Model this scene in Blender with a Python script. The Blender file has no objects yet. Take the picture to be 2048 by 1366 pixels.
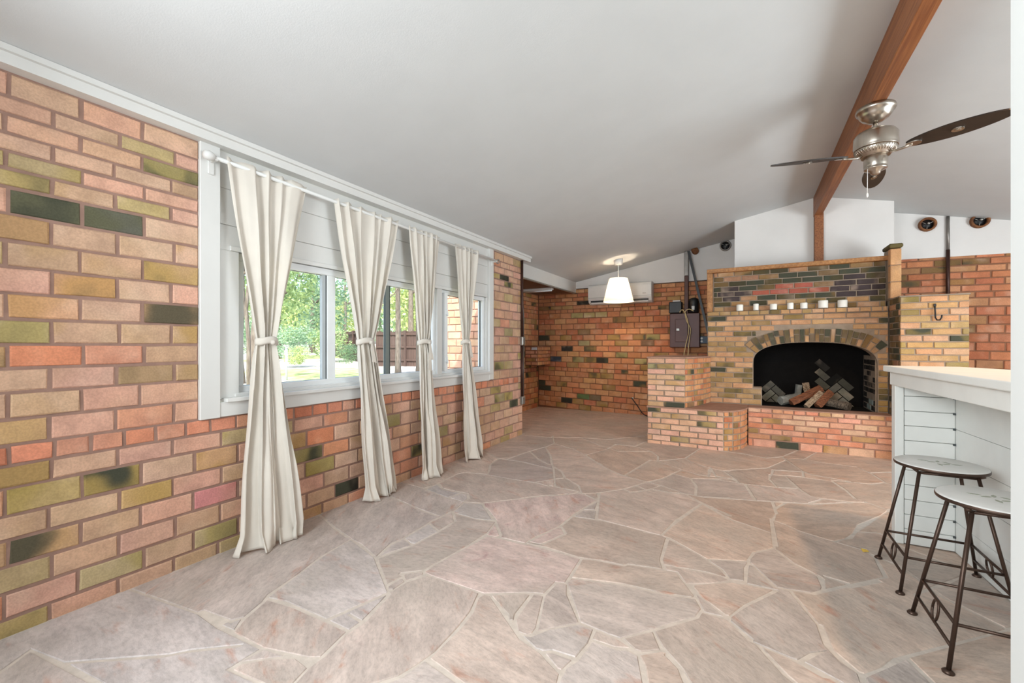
import bpy, math, random
from mathutils import Vector, Matrix, noise as mnoise
rng = random.Random(11)
scene = bpy.context.scene
COL = scene.collection
TH = math.atan(474 / 850)
CS, SN = math.cos(TH), math.sin(TH)

# ---------------------------------------------------------------- camera, sky, sun, lights, exposure
cam_d = bpy.data.cameras.new('camera')
cam_d.sensor_width = 36.0
cam_d.lens = 850 / 2048 * 36
cam_d.shift_y = 7 / 2048
cam_d.clip_start = 0.05
cam_d.clip_end = 400
cam = bpy.data.objects.new('camera', cam_d)
COL.objects.link(cam)
cam.location = (0, 0, 1.25)
cam.rotation_euler = (math.pi / 2, 0, TH)
scene.camera = cam

world = bpy.data.worlds.new('sky')
scene.world = world
world.use_nodes = True
wn, wl = world.node_tree.nodes, world.node_tree.links
wn.clear()
w_out = wn.new('ShaderNodeOutputWorld')
w_bg = wn.new('ShaderNodeBackground')
w_sky = wn.new('ShaderNodeTexSky')
w_sky.sky_type = 'NISHITA'
w_sky.sun_disc = False
w_sky.sun_elevation = math.radians(48)
w_sky.sun_rotation = math.radians(150)
w_sky.air_density = 1.0
w_sky.dust_density = 3.0
w_bg.inputs['Strength'].default_value = 0.62
wl.new(w_sky.outputs['Color'], w_bg.inputs['Color'])
wl.new(w_bg.outputs['Background'], w_out.inputs['Surface'])

def lamp(name, kind, loc, energy, color=(1, 1, 1), direction=None, **kw):
    d = bpy.data.lights.new(name, kind)
    d.energy = energy
    d.color = color
    for k, v in kw.items():
        setattr(d, k, v)
    o = bpy.data.objects.new(name, d)
    COL.objects.link(o)
    o.location = loc
    if direction:
        o.rotation_euler = Vector(direction).to_track_quat('-Z', 'Y').to_euler()
    return o

lamp('sun', 'SUN', (0, 0, 20), 7.0, (1, .96, .88), (-.36, .50, -.75), angle=math.radians(1.0))
# unseen area light added behind the camera as a broad fill
lamp('fill_rear', 'AREA', (-.9, -2.6, 1.6), 105, (.82, .94, 1.0), (.10, 1, .10), shape='RECTANGLE', size=4.6, size_y=2.2)
# second added fill, behind and above the camera, to brighten the bar
lamp('fill_camera', 'AREA', (-1.3, -.8, 2.0), 118, (.90, .96, 1.0), (.95, 1, -.12), shape='RECTANGLE', size=1.8, size_y=1.2)
# fill light added out of view on the right, lifts the far ceiling
lamp('fill_right', 'AREA', (4.35, 3.4, 1.35), 215, (.84, .94, 1.0), (-1, .25, .36), shape='RECTANGLE', size=3.4, size_y=1.6)
# warm downlight over the breakfast bar (out of frame)
lamp('bar_lamp', 'SPOT', (1.46, 3.14, 2.62), 95, (1, .62, .34), (0, .12, -1), shadow_soft_size=.05, spot_size=math.radians(150), spot_blend=.5)
vs = scene.view_settings
scene.display_settings.display_device = 'sRGB'
vs.view_transform = 'Standard'
vs.look = 'None'
vs.gamma = 1.0
vs.use_curve_mapping = False
vs.exposure = 0.08

# ---------------------------------------------------------------- helpers
def lin(c):
    r = []
    for v in c[:3]:
        v = v / 255
        r.append(v / 12.92 if v <= .04045 else ((v + .055) / 1.055) ** 2.4)
    return tuple(r)

def tag(o, label=None, cat=None, group=None, kind=None):
    if label: o['label'] = label
    if cat: o['category'] = cat
    if group: o['group'] = group
    if kind: o['kind'] = kind
    return o

def mesh_of(verts, faces, m=None, smooth=False, name='m'):
    me = bpy.data.meshes.new(name)
    me.from_pydata([tuple(v) for v in verts], [], faces)
    if smooth:
        for p in me.polygons: p.use_smooth = True
    if m: me.materials.append(m)
    return me

def link(name, me, parent=None, loc=None):
    o = bpy.data.objects.new(name, me)
    COL.objects.link(o)
    if parent:
        o.parent = parent
    if loc: o.location = loc
    return o

def empty(name, loc, label, cat, group=None, rotz=0):
    o = bpy.data.objects.new(name, None)
    o.empty_display_size = .1
    COL.objects.link(o)
    o.location = loc
    o.rotation_euler = (0, 0, rotz)
    return tag(o, label, cat, group)

class MB:
    """collects shapes in world coordinates; build() makes one mesh object under a parent that sits at `loc`"""
    def __init__(s):
        s.v, s.f, s.sm = [], [], []
    def add(s, vs, fs, smooth=False):
        n = len(s.v)
        s.v += [Vector(v) for v in vs]
        s.f += [tuple(i + n for i in f) for f in fs]
        s.sm += [smooth] * len(fs)
        return s
    def box(s, x0, x1, y0, y1, z0, z1, bev=0.0, M=None):
        b = min(bev, (x1 - x0) / 2.1, (y1 - y0) / 2.1, (z1 - z0) / 2.1)
        if b <= 0:
            vs = [(x, y, z) for z in (z0, z1) for y in (y0, y1) for x in (x0, x1)]
            fs = [(0, 2, 3, 1), (4, 5, 7, 6), (0, 1, 5, 4), (2, 6, 7, 3), (0, 4, 6, 2), (1, 3, 7, 5)]
        else:
            vs, idx = [], {}
            for i, x in enumerate((x0, x1)):
                for j, y in enumerate((y0, y1)):
                    for k, z in enumerate((z0, z1)):
                        sx, sy, sz = (1, -1)[i], (1, -1)[j], (1, -1)[k]
                        for a, d in enumerate(((0, b * sy, b * sz), (b * sx, 0, b * sz), (b * sx, b * sy, 0))):
                            idx[i, j, k, a] = len(vs)
                            vs.append((x + d[0], y + d[1], z + d[2]))
            fs = []
            for i in (0, 1):
                fs.append(tuple(idx[i, j, k, 0] for j, k in ((0, 0), (0, 1), (1, 1), (1, 0))))
                fs.append(tuple(idx[j, i, k, 1] for j, k in ((0, 0), (1, 0), (1, 1), (0, 1))))
                fs.append(tuple(idx[j, k, i, 2] for j, k in ((0, 0), (0, 1), (1, 1), (1, 0))))
                for j in (0, 1):
                    fs.append((idx[i, j, 0, 0], idx[i, j, 1, 0], idx[i, j, 1, 1], idx[i, j, 0, 1]))
                    fs.append((idx[i, 0, j, 0], idx[i, 1, j, 0], idx[i, 1, j, 2], idx[i, 0, j, 2]))
                    fs.append((idx[0, i, j, 1], idx[1, i, j, 1], idx[1, i, j, 2], idx[0, i, j, 2]))
                    for k in (0, 1):
                        fs.append((idx[i, j, k, 0], idx[i, j, k, 1], idx[i, j, k, 2]))
        if M: vs = [M @ Vector(v) for v in vs]
        return s.add(vs, fs)
    def prism(s, poly, z0, z1):
        n = len(poly)
        a = sum(p[0] * q[1] - p[1] * q[0] for p, q in zip(poly, poly[1:] + poly[:1]))
        if a < 0: poly = poly[::-1]
        vs = [(p[0], p[1], z0) for p in poly] + [(p[0], p[1], z1) for p in poly]
        fs = [tuple(range(n))[::-1], tuple(range(n, 2 * n))] + [(i, (i + 1) % n, n + (i + 1) % n, n + i) for i in range(n)]
        return s.add(vs, fs)
    def extr(s, poly3, d):
        """polygon of 3-d points swept along vector d"""
        n = len(poly3); d = Vector(d)
        vs = [Vector(p) for p in poly3] + [Vector(p) + d for p in poly3]
        fs = [tuple(range(n)), tuple(range(n, 2 * n))[::-1]] + [(i, n + i, n + (i + 1) % n, (i + 1) % n) for i in range(n)]
        return s.add(vs, fs)
    def tube(s, pts, r, n=10, cap=True, rz=None):
        pts = [Vector(p) for p in pts]
        vs, fs = [], []
        up = None
        for i, p in enumerate(pts):
            d = (pts[min(i + 1, len(pts) - 1)] - pts[max(i - 1, 0)]).normalized()
            if up is None:
                up = Vector((0, 0, 1)) if abs(d.z) < .9 else Vector((1, 0, 0))
            a = d.cross(up).normalized(); b = a.cross(d).normalized(); up = b
            rr = r[i] if isinstance(r, (list, tuple)) else r
            for k in range(n):
                t = 2 * math.pi * k / n
                vs.append(p + a * (rr * math.cos(t)) + b * ((rz or rr) * math.sin(t)))
        for i in range(len(pts) - 1):
            for k in range(n):
                fs.append((i * n + k, i * n + (k + 1) % n, (i + 1) * n + (k + 1) % n, (i + 1) * n + k))
        s.add(vs, fs, True)
        if cap:
            m = len(s.v) - len(vs)
            s.f += [tuple(m + k for k in range(n))[::-1], tuple(m + len(vs) - n + k for k in range(n))]
            s.sm += [False, False]
        return s
    def lathe(s, prof, cx=0, cy=0, n=32, cap=True, M=None):
        vs, fs = [], []
        for r, z in prof:
            for k in range(n):
                t = 2 * math.pi * k / n
                v = Vector((cx + r * math.cos(t), cy + r * math.sin(t), z))
                vs.append(M @ v if M else v)
        for i in range(len(prof) - 1):
            for k in range(n):
                fs.append((i * n + k, i * n + (k + 1) % n, (i + 1) * n + (k + 1) % n, (i + 1) * n + k))
        m = len(s.v)
        s.add(vs, fs, True)
        if cap:
            s.f += [tuple(m + k for k in range(n))[::-1], tuple(m + len(vs) - n + k for k in range(n))]
            s.sm += [False, False]
        return s
    def build(s, name, m, parent=None, kind=None, label=None, bevel=0):
        off = Vector((0, 0, 0))
        p = parent
        while p:
            off += p.location; p = p.parent
        me = bpy.data.meshes.new(name)
        me.from_pydata([tuple(v - off) for v in s.v], [], s.f)
        for p, b in zip(me.polygons, s.sm): p.use_smooth = b
        if m: me.materials.append(m)
        o = link(name, me, parent)
        if kind: o['kind'] = kind
        if label: o['label'] = label
        if bevel:
            md = o.modifiers.new('bevel', 'BEVEL'); md.width = bevel; md.segments = 2; md.limit_method = 'ANGLE'
        return o

def B(x0, x1, y0, y1, z0, z1, bev=0.0): return MB().box(x0, x1, y0, y1, z0, z1, bev)

def dup(root, loc, label):
    r = root.copy(); COL.objects.link(r); r.location = loc; r['label'] = label
    for ch in list(root.children):
        k = ch.copy(); COL.objects.link(k); k.parent = r
        for g in ch.children:
            q = g.copy(); COL.objects.link(q); q.parent = k
    return r

# ---------------------------------------------------------------- materials
def new_mat(name):
    m = bpy.data.materials.new(name); m.use_nodes = True
    nt = m.node_tree; nt.nodes.clear()
    out = nt.nodes.new('ShaderNodeOutputMaterial')
    bs = nt.nodes.new('ShaderNodeBsdfPrincipled')
    nt.links.new(bs.outputs[0], out.inputs['Surface'])
    return m, nt, bs, out

def N(nt, t, **kw):
    n = nt.nodes.new(t)
    for k, v in kw.items():
        if k.startswith('i_'):
            key = k[2:]
            n.inputs[int(key) if key.isdigit() else key.replace('_', ' ')].default_value = v
        else: setattr(n, k, v)
    return n

def mixc(nt, fac, a, b, mode='MIX'):
    n = nt.nodes.new('ShaderNodeMix'); n.data_type = 'RGBA'; n.blend_type = mode
    for sock, v in ((n.inputs[0], fac), (n.inputs[6], a), (n.inputs[7], b)):
        if hasattr(v, 'is_linked'): nt.links.new(v, sock)
        elif isinstance(v, (int, float)): sock.default_value = v
        else: sock.default_value = (*v[:3], 1)
    return n.outputs[2]

def noise_tex(nt, vec, scale, detail=3, rough=.55, dist=0):
    n = N(nt, 'ShaderNodeTexNoise'); n.inputs['Scale'].default_value = scale
    n.inputs['Detail'].default_value = detail; n.inputs['Roughness'].default_value = rough
    n.inputs['Distortion'].default_value = dist
    if vec: nt.links.new(vec, n.inputs['Vector'])
    return n.outputs['Fac']

def ramp(nt, fac, lo, hi, a=0., b=1.):
    n = N(nt, 'ShaderNodeMapRange', interpolation_type='SMOOTHSTEP')
    n.inputs[1].default_value, n.inputs[2].default_value, n.inputs[3].default_value, n.inputs[4].default_value = lo, hi, a, b
    nt.links.new(fac, n.inputs[0])
    return n.outputs[0]

def scale_vec(nt, vec, s):
    n = N(nt, 'ShaderNodeMapping'); n.inputs['Scale'].default_value = s
    nt.links.new(vec, n.inputs['Vector'])
    return n.outputs[0]

def add_bump(nt, bs, h, strength, dist=.01):
    b = N(nt, 'ShaderNodeBump'); b.inputs['Strength'].default_value = strength; b.inputs['Distance'].default_value = dist
    nt.links.new(h, b.inputs['Height']); nt.links.new(b.outputs[0], bs.inputs['Normal'])

def simple(name, rgb, rough=.6, metal=0., var=.0, scale=8., bump=0., bscale=60., stretch=None, spec=.5, dark=None):
    m, nt, bs, out = new_mat(name)
    bs.inputs['Roughness'].default_value = rough; bs.inputs['Metallic'].default_value = metal
    bs.inputs['Specular IOR Level'].default_value = spec
    pos = N(nt, 'ShaderNodeTexCoord').outputs['Object']
    if stretch: pos = scale_vec(nt, pos, stretch)
    c = lin(rgb)
    if var:
        f = ramp(nt, noise_tex(nt, pos, scale, 4), .3, .7)
        d = lin(dark) if dark else tuple(v * (1 - var) for v in c)
        nt.links.new(mixc(nt, f, d, c), bs.inputs['Base Color'])
    else:
        f = ramp(nt, noise_tex(nt, pos, scale, 2), .3, .7)
        nt.links.new(mixc(nt, f, tuple(v * .97 for v in c), c), bs.inputs['Base Color'])
    if bump: add_bump(nt, bs, noise_tex(nt, pos, bscale, 3), bump, .004)
    return m

def world_plus_random(nt):
    geo = N(nt, 'ShaderNodeNewGeometry'); oi = N(nt, 'ShaderNodeObjectInfo')
    mul = N(nt, 'ShaderNodeMath', operation='MULTIPLY'); mul.inputs[1].default_value = 60
    nt.links.new(oi.outputs['Random'], mul.inputs[0])
    add = N(nt, 'ShaderNodeVectorMath', operation='ADD')
    nt.links.new(geo.outputs['Position'], add.inputs[0]); nt.links.new(mul.outputs[0], add.inputs[1])
    return add.outputs[0], oi

def brick_mat():
    m, nt, bs, out = new_mat('fired_brick')
    vec, oi = world_plus_random(nt)
    tone = ramp(nt, noise_tex(nt, vec, 9, 3), .25, .75, .84, 1.10)
    base = mixc(nt, 1.0, oi.outputs['Color'], tone, 'MULTIPLY')
    pale = mixc(nt, ramp(nt, noise_tex(nt, vec, 5, 2), .5, .8, 0, .35), base, lin((226, 196, 172)))
    pale = mixc(nt, ramp(nt, noise_tex(nt, vec, 2.6, 1), .42, .66, 0, .55), pale, mixc(nt, 1.0, pale, (.93, .98, .86), 'MULTIPLY'))
    # kiln flashing: dark olive patches, as wide as the brick's own alpha says
    n1 = ramp(nt, noise_tex(nt, vec, 3.4, 2, .45), .30, .70, 0, .62)
    sub = N(nt, 'ShaderNodeMath', operation='ADD'); nt.links.new(n1, sub.inputs[0]); nt.links.new(oi.outputs['Alpha'], sub.inputs[1])
    f = ramp(nt, sub.outputs[0], .58, .92)
    tint = mixc(nt, 1.0, oi.outputs['Color'], (.83, .84, .62), 'MULTIPLY')
    olive = mixc(nt, ramp(nt, sub.outputs[0], .90, 1.16), tint, lin((70, 71, 57)))
    c = mixc(nt, f, pale, olive)
    sp = ramp(nt, noise_tex(nt, vec, 120, 2), .3, .7, .90, 1.07)
    c = mixc(nt, 1.0, c, sp, 'MULTIPLY')
    nt.links.new(c, bs.inputs['Base Color'])
    bs.inputs['Roughness'].default_value = .82
    bs.inputs['Specular IOR Level'].default_value = .3
    add_bump(nt, bs, noise_tex(nt, vec, 70, 4), .35, .004)
    return m

def stone_mat():
    m, nt, bs, out = new_mat('flagstone')
    vec, oi = world_plus_random(nt)
    rot = N(nt, 'ShaderNodeVectorRotate', rotation_type='Z_AXIS')
    ang = N(nt, 'ShaderNodeMath', operation='MULTIPLY_ADD'); ang.inputs[1].default_value = 1.5; ang.inputs[2].default_value = -.5
    nt.links.new(oi.outputs['Random'], ang.inputs[0]); nt.links.new(vec, rot.inputs['Vector']); nt.links.new(ang.outputs[0], rot.inputs['Angle'])
    st = scale_vec(nt, rot.outputs[0], (1.3, 3.4, 1))
    t1 = ramp(nt, noise_tex(nt, st, 2.6, 6, .62, .6), .28, .74, .76, 1.12)
    base = mixc(nt, 1.0, oi.outputs['Color'], t1, 'MULTIPLY')
    grey = mixc(nt, ramp(nt, noise_tex(nt, vec, 1.7, 4), .42, .72, 0, .6), base, lin((176, 166, 156)))
    rust = mixc(nt, ramp(nt, noise_tex(nt, st, 3.4, 5, .6, .5), .56, .76, 0, .55), grey, lin((178, 120, 92)))
    n2 = noise_tex(nt, vec, 4.5, 6, .7, .8)
    sub = N(nt, 'ShaderNodeMath', operation='ADD'); nt.links.new(n2, sub.inputs[0]); nt.links.new(oi.outputs['Alpha'], sub.inputs[1])
    mag = mixc(nt, ramp(nt, sub.outputs[0], 1.02, 1.32, 0, .75), rust, lin((150, 92, 98)))
    flecks = ramp(nt, noise_tex(nt, scale_vec(nt, rot.outputs[0], (1, 1.9, 1)), 30, 5, .75), .28, .62, .80, 1.06)
    c = mixc(nt, 1.0, mag, flecks, 'MULTIPLY')
    nt.links.new(c, bs.inputs['Base Color'])
    bs.inputs['Specular IOR Level'].default_value = .42
    nt.links.new(ramp(nt, noise_tex(nt, vec, 7, 3), .3, .7, .40, .62), bs.inputs['Roughness'])
    add_bump(nt, bs, noise_tex(nt, st, 14, 6, .65), .28, .008)
    return m

def mortar(name, rgb):
    return simple(name, rgb, .95, var=.18, scale=14, bump=.5, bscale=90, spec=.2)

def wood(name, a, b, rough=.55, grain=(60, 1.5, 60), bump=.15):
    m, nt, bs, out = new_mat(name)
    pos = N(nt, 'ShaderNodeTexCoord').outputs['Object']
    v = scale_vec(nt, pos, grain)
    f = ramp(nt, noise_tex(nt, v, 1.0, 5, .6, .4), .3, .7)
    f2 = ramp(nt, noise_tex(nt, pos, 1.6, 3), .35, .7)
    c = mixc(nt, f, lin(a), lin(b))
    c = mixc(nt, mixc(nt, f2, (.0,) * 3, (.35,) * 3), c, tuple(x * .6 for x in lin(a)))
    nt.links.new(c, bs.inputs['Base Color'])
    bs.inputs['Roughness'].default_value = rough
    add_bump(nt, bs, f, bump, .003)
    return m

def cloth_mat(name, rgb):
    m, nt, bs, out = new_mat(name)
    pos = N(nt, 'ShaderNodeTexCoord').outputs['Object']
    c = mixc(nt, ramp(nt, noise_tex(nt, pos, 5, 3), .3, .7), tuple(v * .95 for v in lin(rgb)), lin(rgb))
    nt.links.new(c, bs.inputs['Base Color'])
    bs.inputs['Roughness'].default_value = .95
    bs.inputs['Specular IOR Level'].default_value = .15
    bs.inputs['Sheen Weight'].default_value = .15
    tr = N(nt, 'ShaderNodeBsdfTranslucent'); nt.links.new(c, tr.inputs['Color'])
    mx = N(nt, 'ShaderNodeMixShader'); mx.inputs[0].default_value = .22
    nt.links.new(bs.outputs[0], mx.inputs[1]); nt.links.new(tr.outputs[0], mx.inputs[2])
    nt.links.new(mx.outputs[0], out.inputs['Surface'])
    w = noise_tex(nt, scale_vec(nt, pos, (1, 1, 1)), 260, 2)
    add_bump(nt, bs, w, .08, .002)
    return m

def glass_mat():
    m, nt, bs, out = new_mat('window_glass')
    tp = N(nt, 'ShaderNodeBsdfTransparent'); tp.inputs['Color'].default_value = (.95, .97, .96, 1)
    gl = N(nt, 'ShaderNodeBsdfGlossy'); gl.inputs['Roughness'].default_value = .02
    lw = N(nt, 'ShaderNodeLayerWeight'); lw.inputs['Blend'].default_value = .5
    pw = N(nt, 'ShaderNodeMath', operation='POWER'); pw.inputs[1].default_value = 5; nt.links.new(lw.outputs['Facing'], pw.inputs[0])
    fr = N(nt, 'ShaderNodeMath', operation='MULTIPLY_ADD'); fr.inputs[1].default_value = .5; fr.inputs[2].default_value = .025; nt.links.new(pw.outputs[0], fr.inputs[0])
    mx = N(nt, 'ShaderNodeMixShader')
    nt.links.new(fr.outputs[0], mx.inputs[0]); nt.links.new(tp.outputs[0], mx.inputs[1]); nt.links.new(gl.outputs[0], mx.inputs[2])
    nt.links.new(mx.outputs[0], out.inputs['Surface'])
    return m

def leaf_mat(name, a, b):
    m, nt, bs, out = new_mat(name)
    geo = N(nt, 'ShaderNodeNewGeometry')
    f = geo.outputs['Random Per Island']
    c = mixc(nt, f, lin(a), lin(b))
    nt.links.new(c, bs.inputs['Base Color'])
    bs.inputs['Roughness'].default_value = .6
    bs.inputs['Specular IOR Level'].default_value = .2
    tr = N(nt, 'ShaderNodeBsdfTranslucent'); nt.links.new(c, tr.inputs['Color'])
    mx = N(nt, 'ShaderNodeMixShader'); mx.inputs[0].default_value = .4
    nt.links.new(bs.outputs[0], mx.inputs[1]); nt.links.new(tr.outputs[0], mx.inputs[2])
    nt.links.new(mx.outputs[0], out.inputs['Surface'])
    return m

def ground_mat():
    m, nt, bs, out = new_mat('yard_ground')
    pos = N(nt, 'ShaderNodeNewGeometry').outputs['Position']
    g = ramp(nt, noise_tex(nt, pos, .16, 3), .50, .60)
    fine = ramp(nt, noise_tex(nt, pos, 3.5, 5), .3, .7)
    dirt = mixc(nt, fine, lin((160, 150, 140)), lin((226, 220, 212)))
    grass = mixc(nt, fine, lin((128, 142, 84)), lin((196, 204, 140)))
    nt.links.new(mixc(nt, g, dirt, grass), bs.inputs['Base Color'])
    bs.inputs['Roughness'].default_value = .95
    add_bump(nt, bs, fine, .5, .03)
    return m

MT = {}
MT['brick'] = brick_mat()
MT['stone'] = stone_mat()
MT['grout'] = simple('floor_grout', (206, 194, 182), .85, var=.16, scale=20, bump=.4)
MT['mortar'] = mortar('mortar_mauve', (162, 130, 116))
MT['mortar_dark'] = mortar('mortar_brown', (146, 104, 80))
MT['mortar_tan'] = mortar('mortar_tan', (158, 140, 122))
MT['mortar_hearth'] = mortar('mortar_hearth', (172, 134, 114))
MT['soot'] = mortar('sooty_masonry', (20, 18, 17))
MT['ceil'] = simple('ceiling_paint', (206, 208, 208), .9, var=.03, scale=3, bump=.12, bscale=140)
MT['plaster'] = simple('plaster_white', (226, 222, 218), .9, var=.04, scale=3, bump=.1, bscale=60)
MT['white'] = simple('white_paint', (220, 219, 215), .5, var=.03, scale=4)
MT['jamb'] = simple('jamb_paint', (194, 195, 192), .5, var=.03, scale=4)
MT['vinyl'] = simple('window_vinyl', (236, 238, 238), .4)
MT['barwhite'] = simple('bar_white_paint', (226, 227, 222), .45, var=.05, scale=6, bump=.06, bscale=25)
MT['beam'] = wood('beam_wood', (120, 68, 38), (158, 100, 58), .5)
MT['trimwood'] = wood('trim_wood', (150, 98, 52), (192, 136, 80), .55, (40, 40, 40))
MT['nickel'] = simple('brushed_nickel', (190, 180, 168), .28, 1.0, var=.12, scale=30, stretch=(1, 1, .05))
MT['blade'] = wood('blade_wood', (30, 22, 17), (58, 45, 36), .45, (3, 3, 3))
MT['iron'] = simple('bronze_iron', (84, 66, 56), .42, .7, var=.25, scale=14)
MT['enamel'] = simple('seat_enamel', (226, 224, 219), .35, var=.07, scale=12)
MT['motif'] = simple('painted_leaves', (166, 168, 150), .5, var=.2, scale=40)
MT['curtain'] = cloth_mat('curtain_cotton', (238, 231, 220))
MT['glass'] = glass_mat()
MT['seal'] = simple('dark_gasket', (70, 76, 76), .6)
MT['screen'] = simple('grey_frame', (132, 140, 136), .5, .3)
MT['greyframe'] = simple('light_grey_frame', (184, 190, 192), .5)
MT['wax'] = simple('candle_wax', (244, 240, 230), .5)
MT['panel'] = simple('brown_enamel', (88, 58, 54), .45, .2, var=.1, scale=6)
MT['black'] = simple('black_plastic', (26, 25, 26), .45)
MT['bluebox'] = simple('blue_box', (50, 66, 84), .5)
MT['cable'] = simple('yellow_cable', (214, 190, 140), .5)
MT['darkpipe'] = simple('brown_pipe', (76, 50, 42), .45, .5, var=.3, scale=9)
MT['greypipe'] = simple('grey_pipe', (140, 134, 128), .4, .6, var=.2, scale=9)
MT['galv'] = simple('galvanised_steel', (168, 166, 160), .4, .8, var=.2, scale=20)
MT['acw'] = simple('white_appliance', (228, 226, 222), .4)
MT['log'] = wood('log_end', (96, 56, 30), (158, 104, 62), .8, (20, 20, 20))
MT['paintlog'] = simple('split_wood_pale', (190, 166, 138), .85, var=.4, scale=25, stretch=(1, 6, 6), dark=(96, 66, 42))
MT['redlog'] = simple('split_wood_red', (150, 92, 58), .85, var=.4, scale=20, stretch=(1, 6, 6), dark=(80, 44, 28))
MT['bark'] = simple('grey_bark', (130, 116, 100), .9, var=.5, scale=18, bump=.6, stretch=(6, 6, 1), dark=(64, 54, 46))
MT['ash'] = simple('ashy_wood', (160, 160, 152), .9, var=.3, scale=14)
MT['fence'] = simple('fence_boards', (80, 62, 56), .85, var=.25, scale=5, stretch=(8, 8, .4))
MT['trunk'] = simple('tree_bark', (122, 113, 104), .9, var=.4, scale=9, bump=.5, stretch=(3, 3, .6), dark=(84, 74, 66))
MT['trunkdark'] = simple('tree_bark_dark', (84, 76, 70), .9, var=.4, scale=9, bump=.5, stretch=(3, 3, .6))
MT['leafa'] = leaf_mat('foliage_green', (112, 142, 94), (190, 208, 150))
MT['leafb'] = leaf_mat('foliage_blue_green', (104, 136, 108), (172, 198, 164))
MT['leafc'] = leaf_mat('foliage_yellow', (146, 166, 104), (218, 224, 162))
MT['ground'] = ground_mat()
MT['roof'] = simple('soffit_wood', (120, 88, 62), .8, var=.2, scale=6)
MT['shade'] = None

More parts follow.
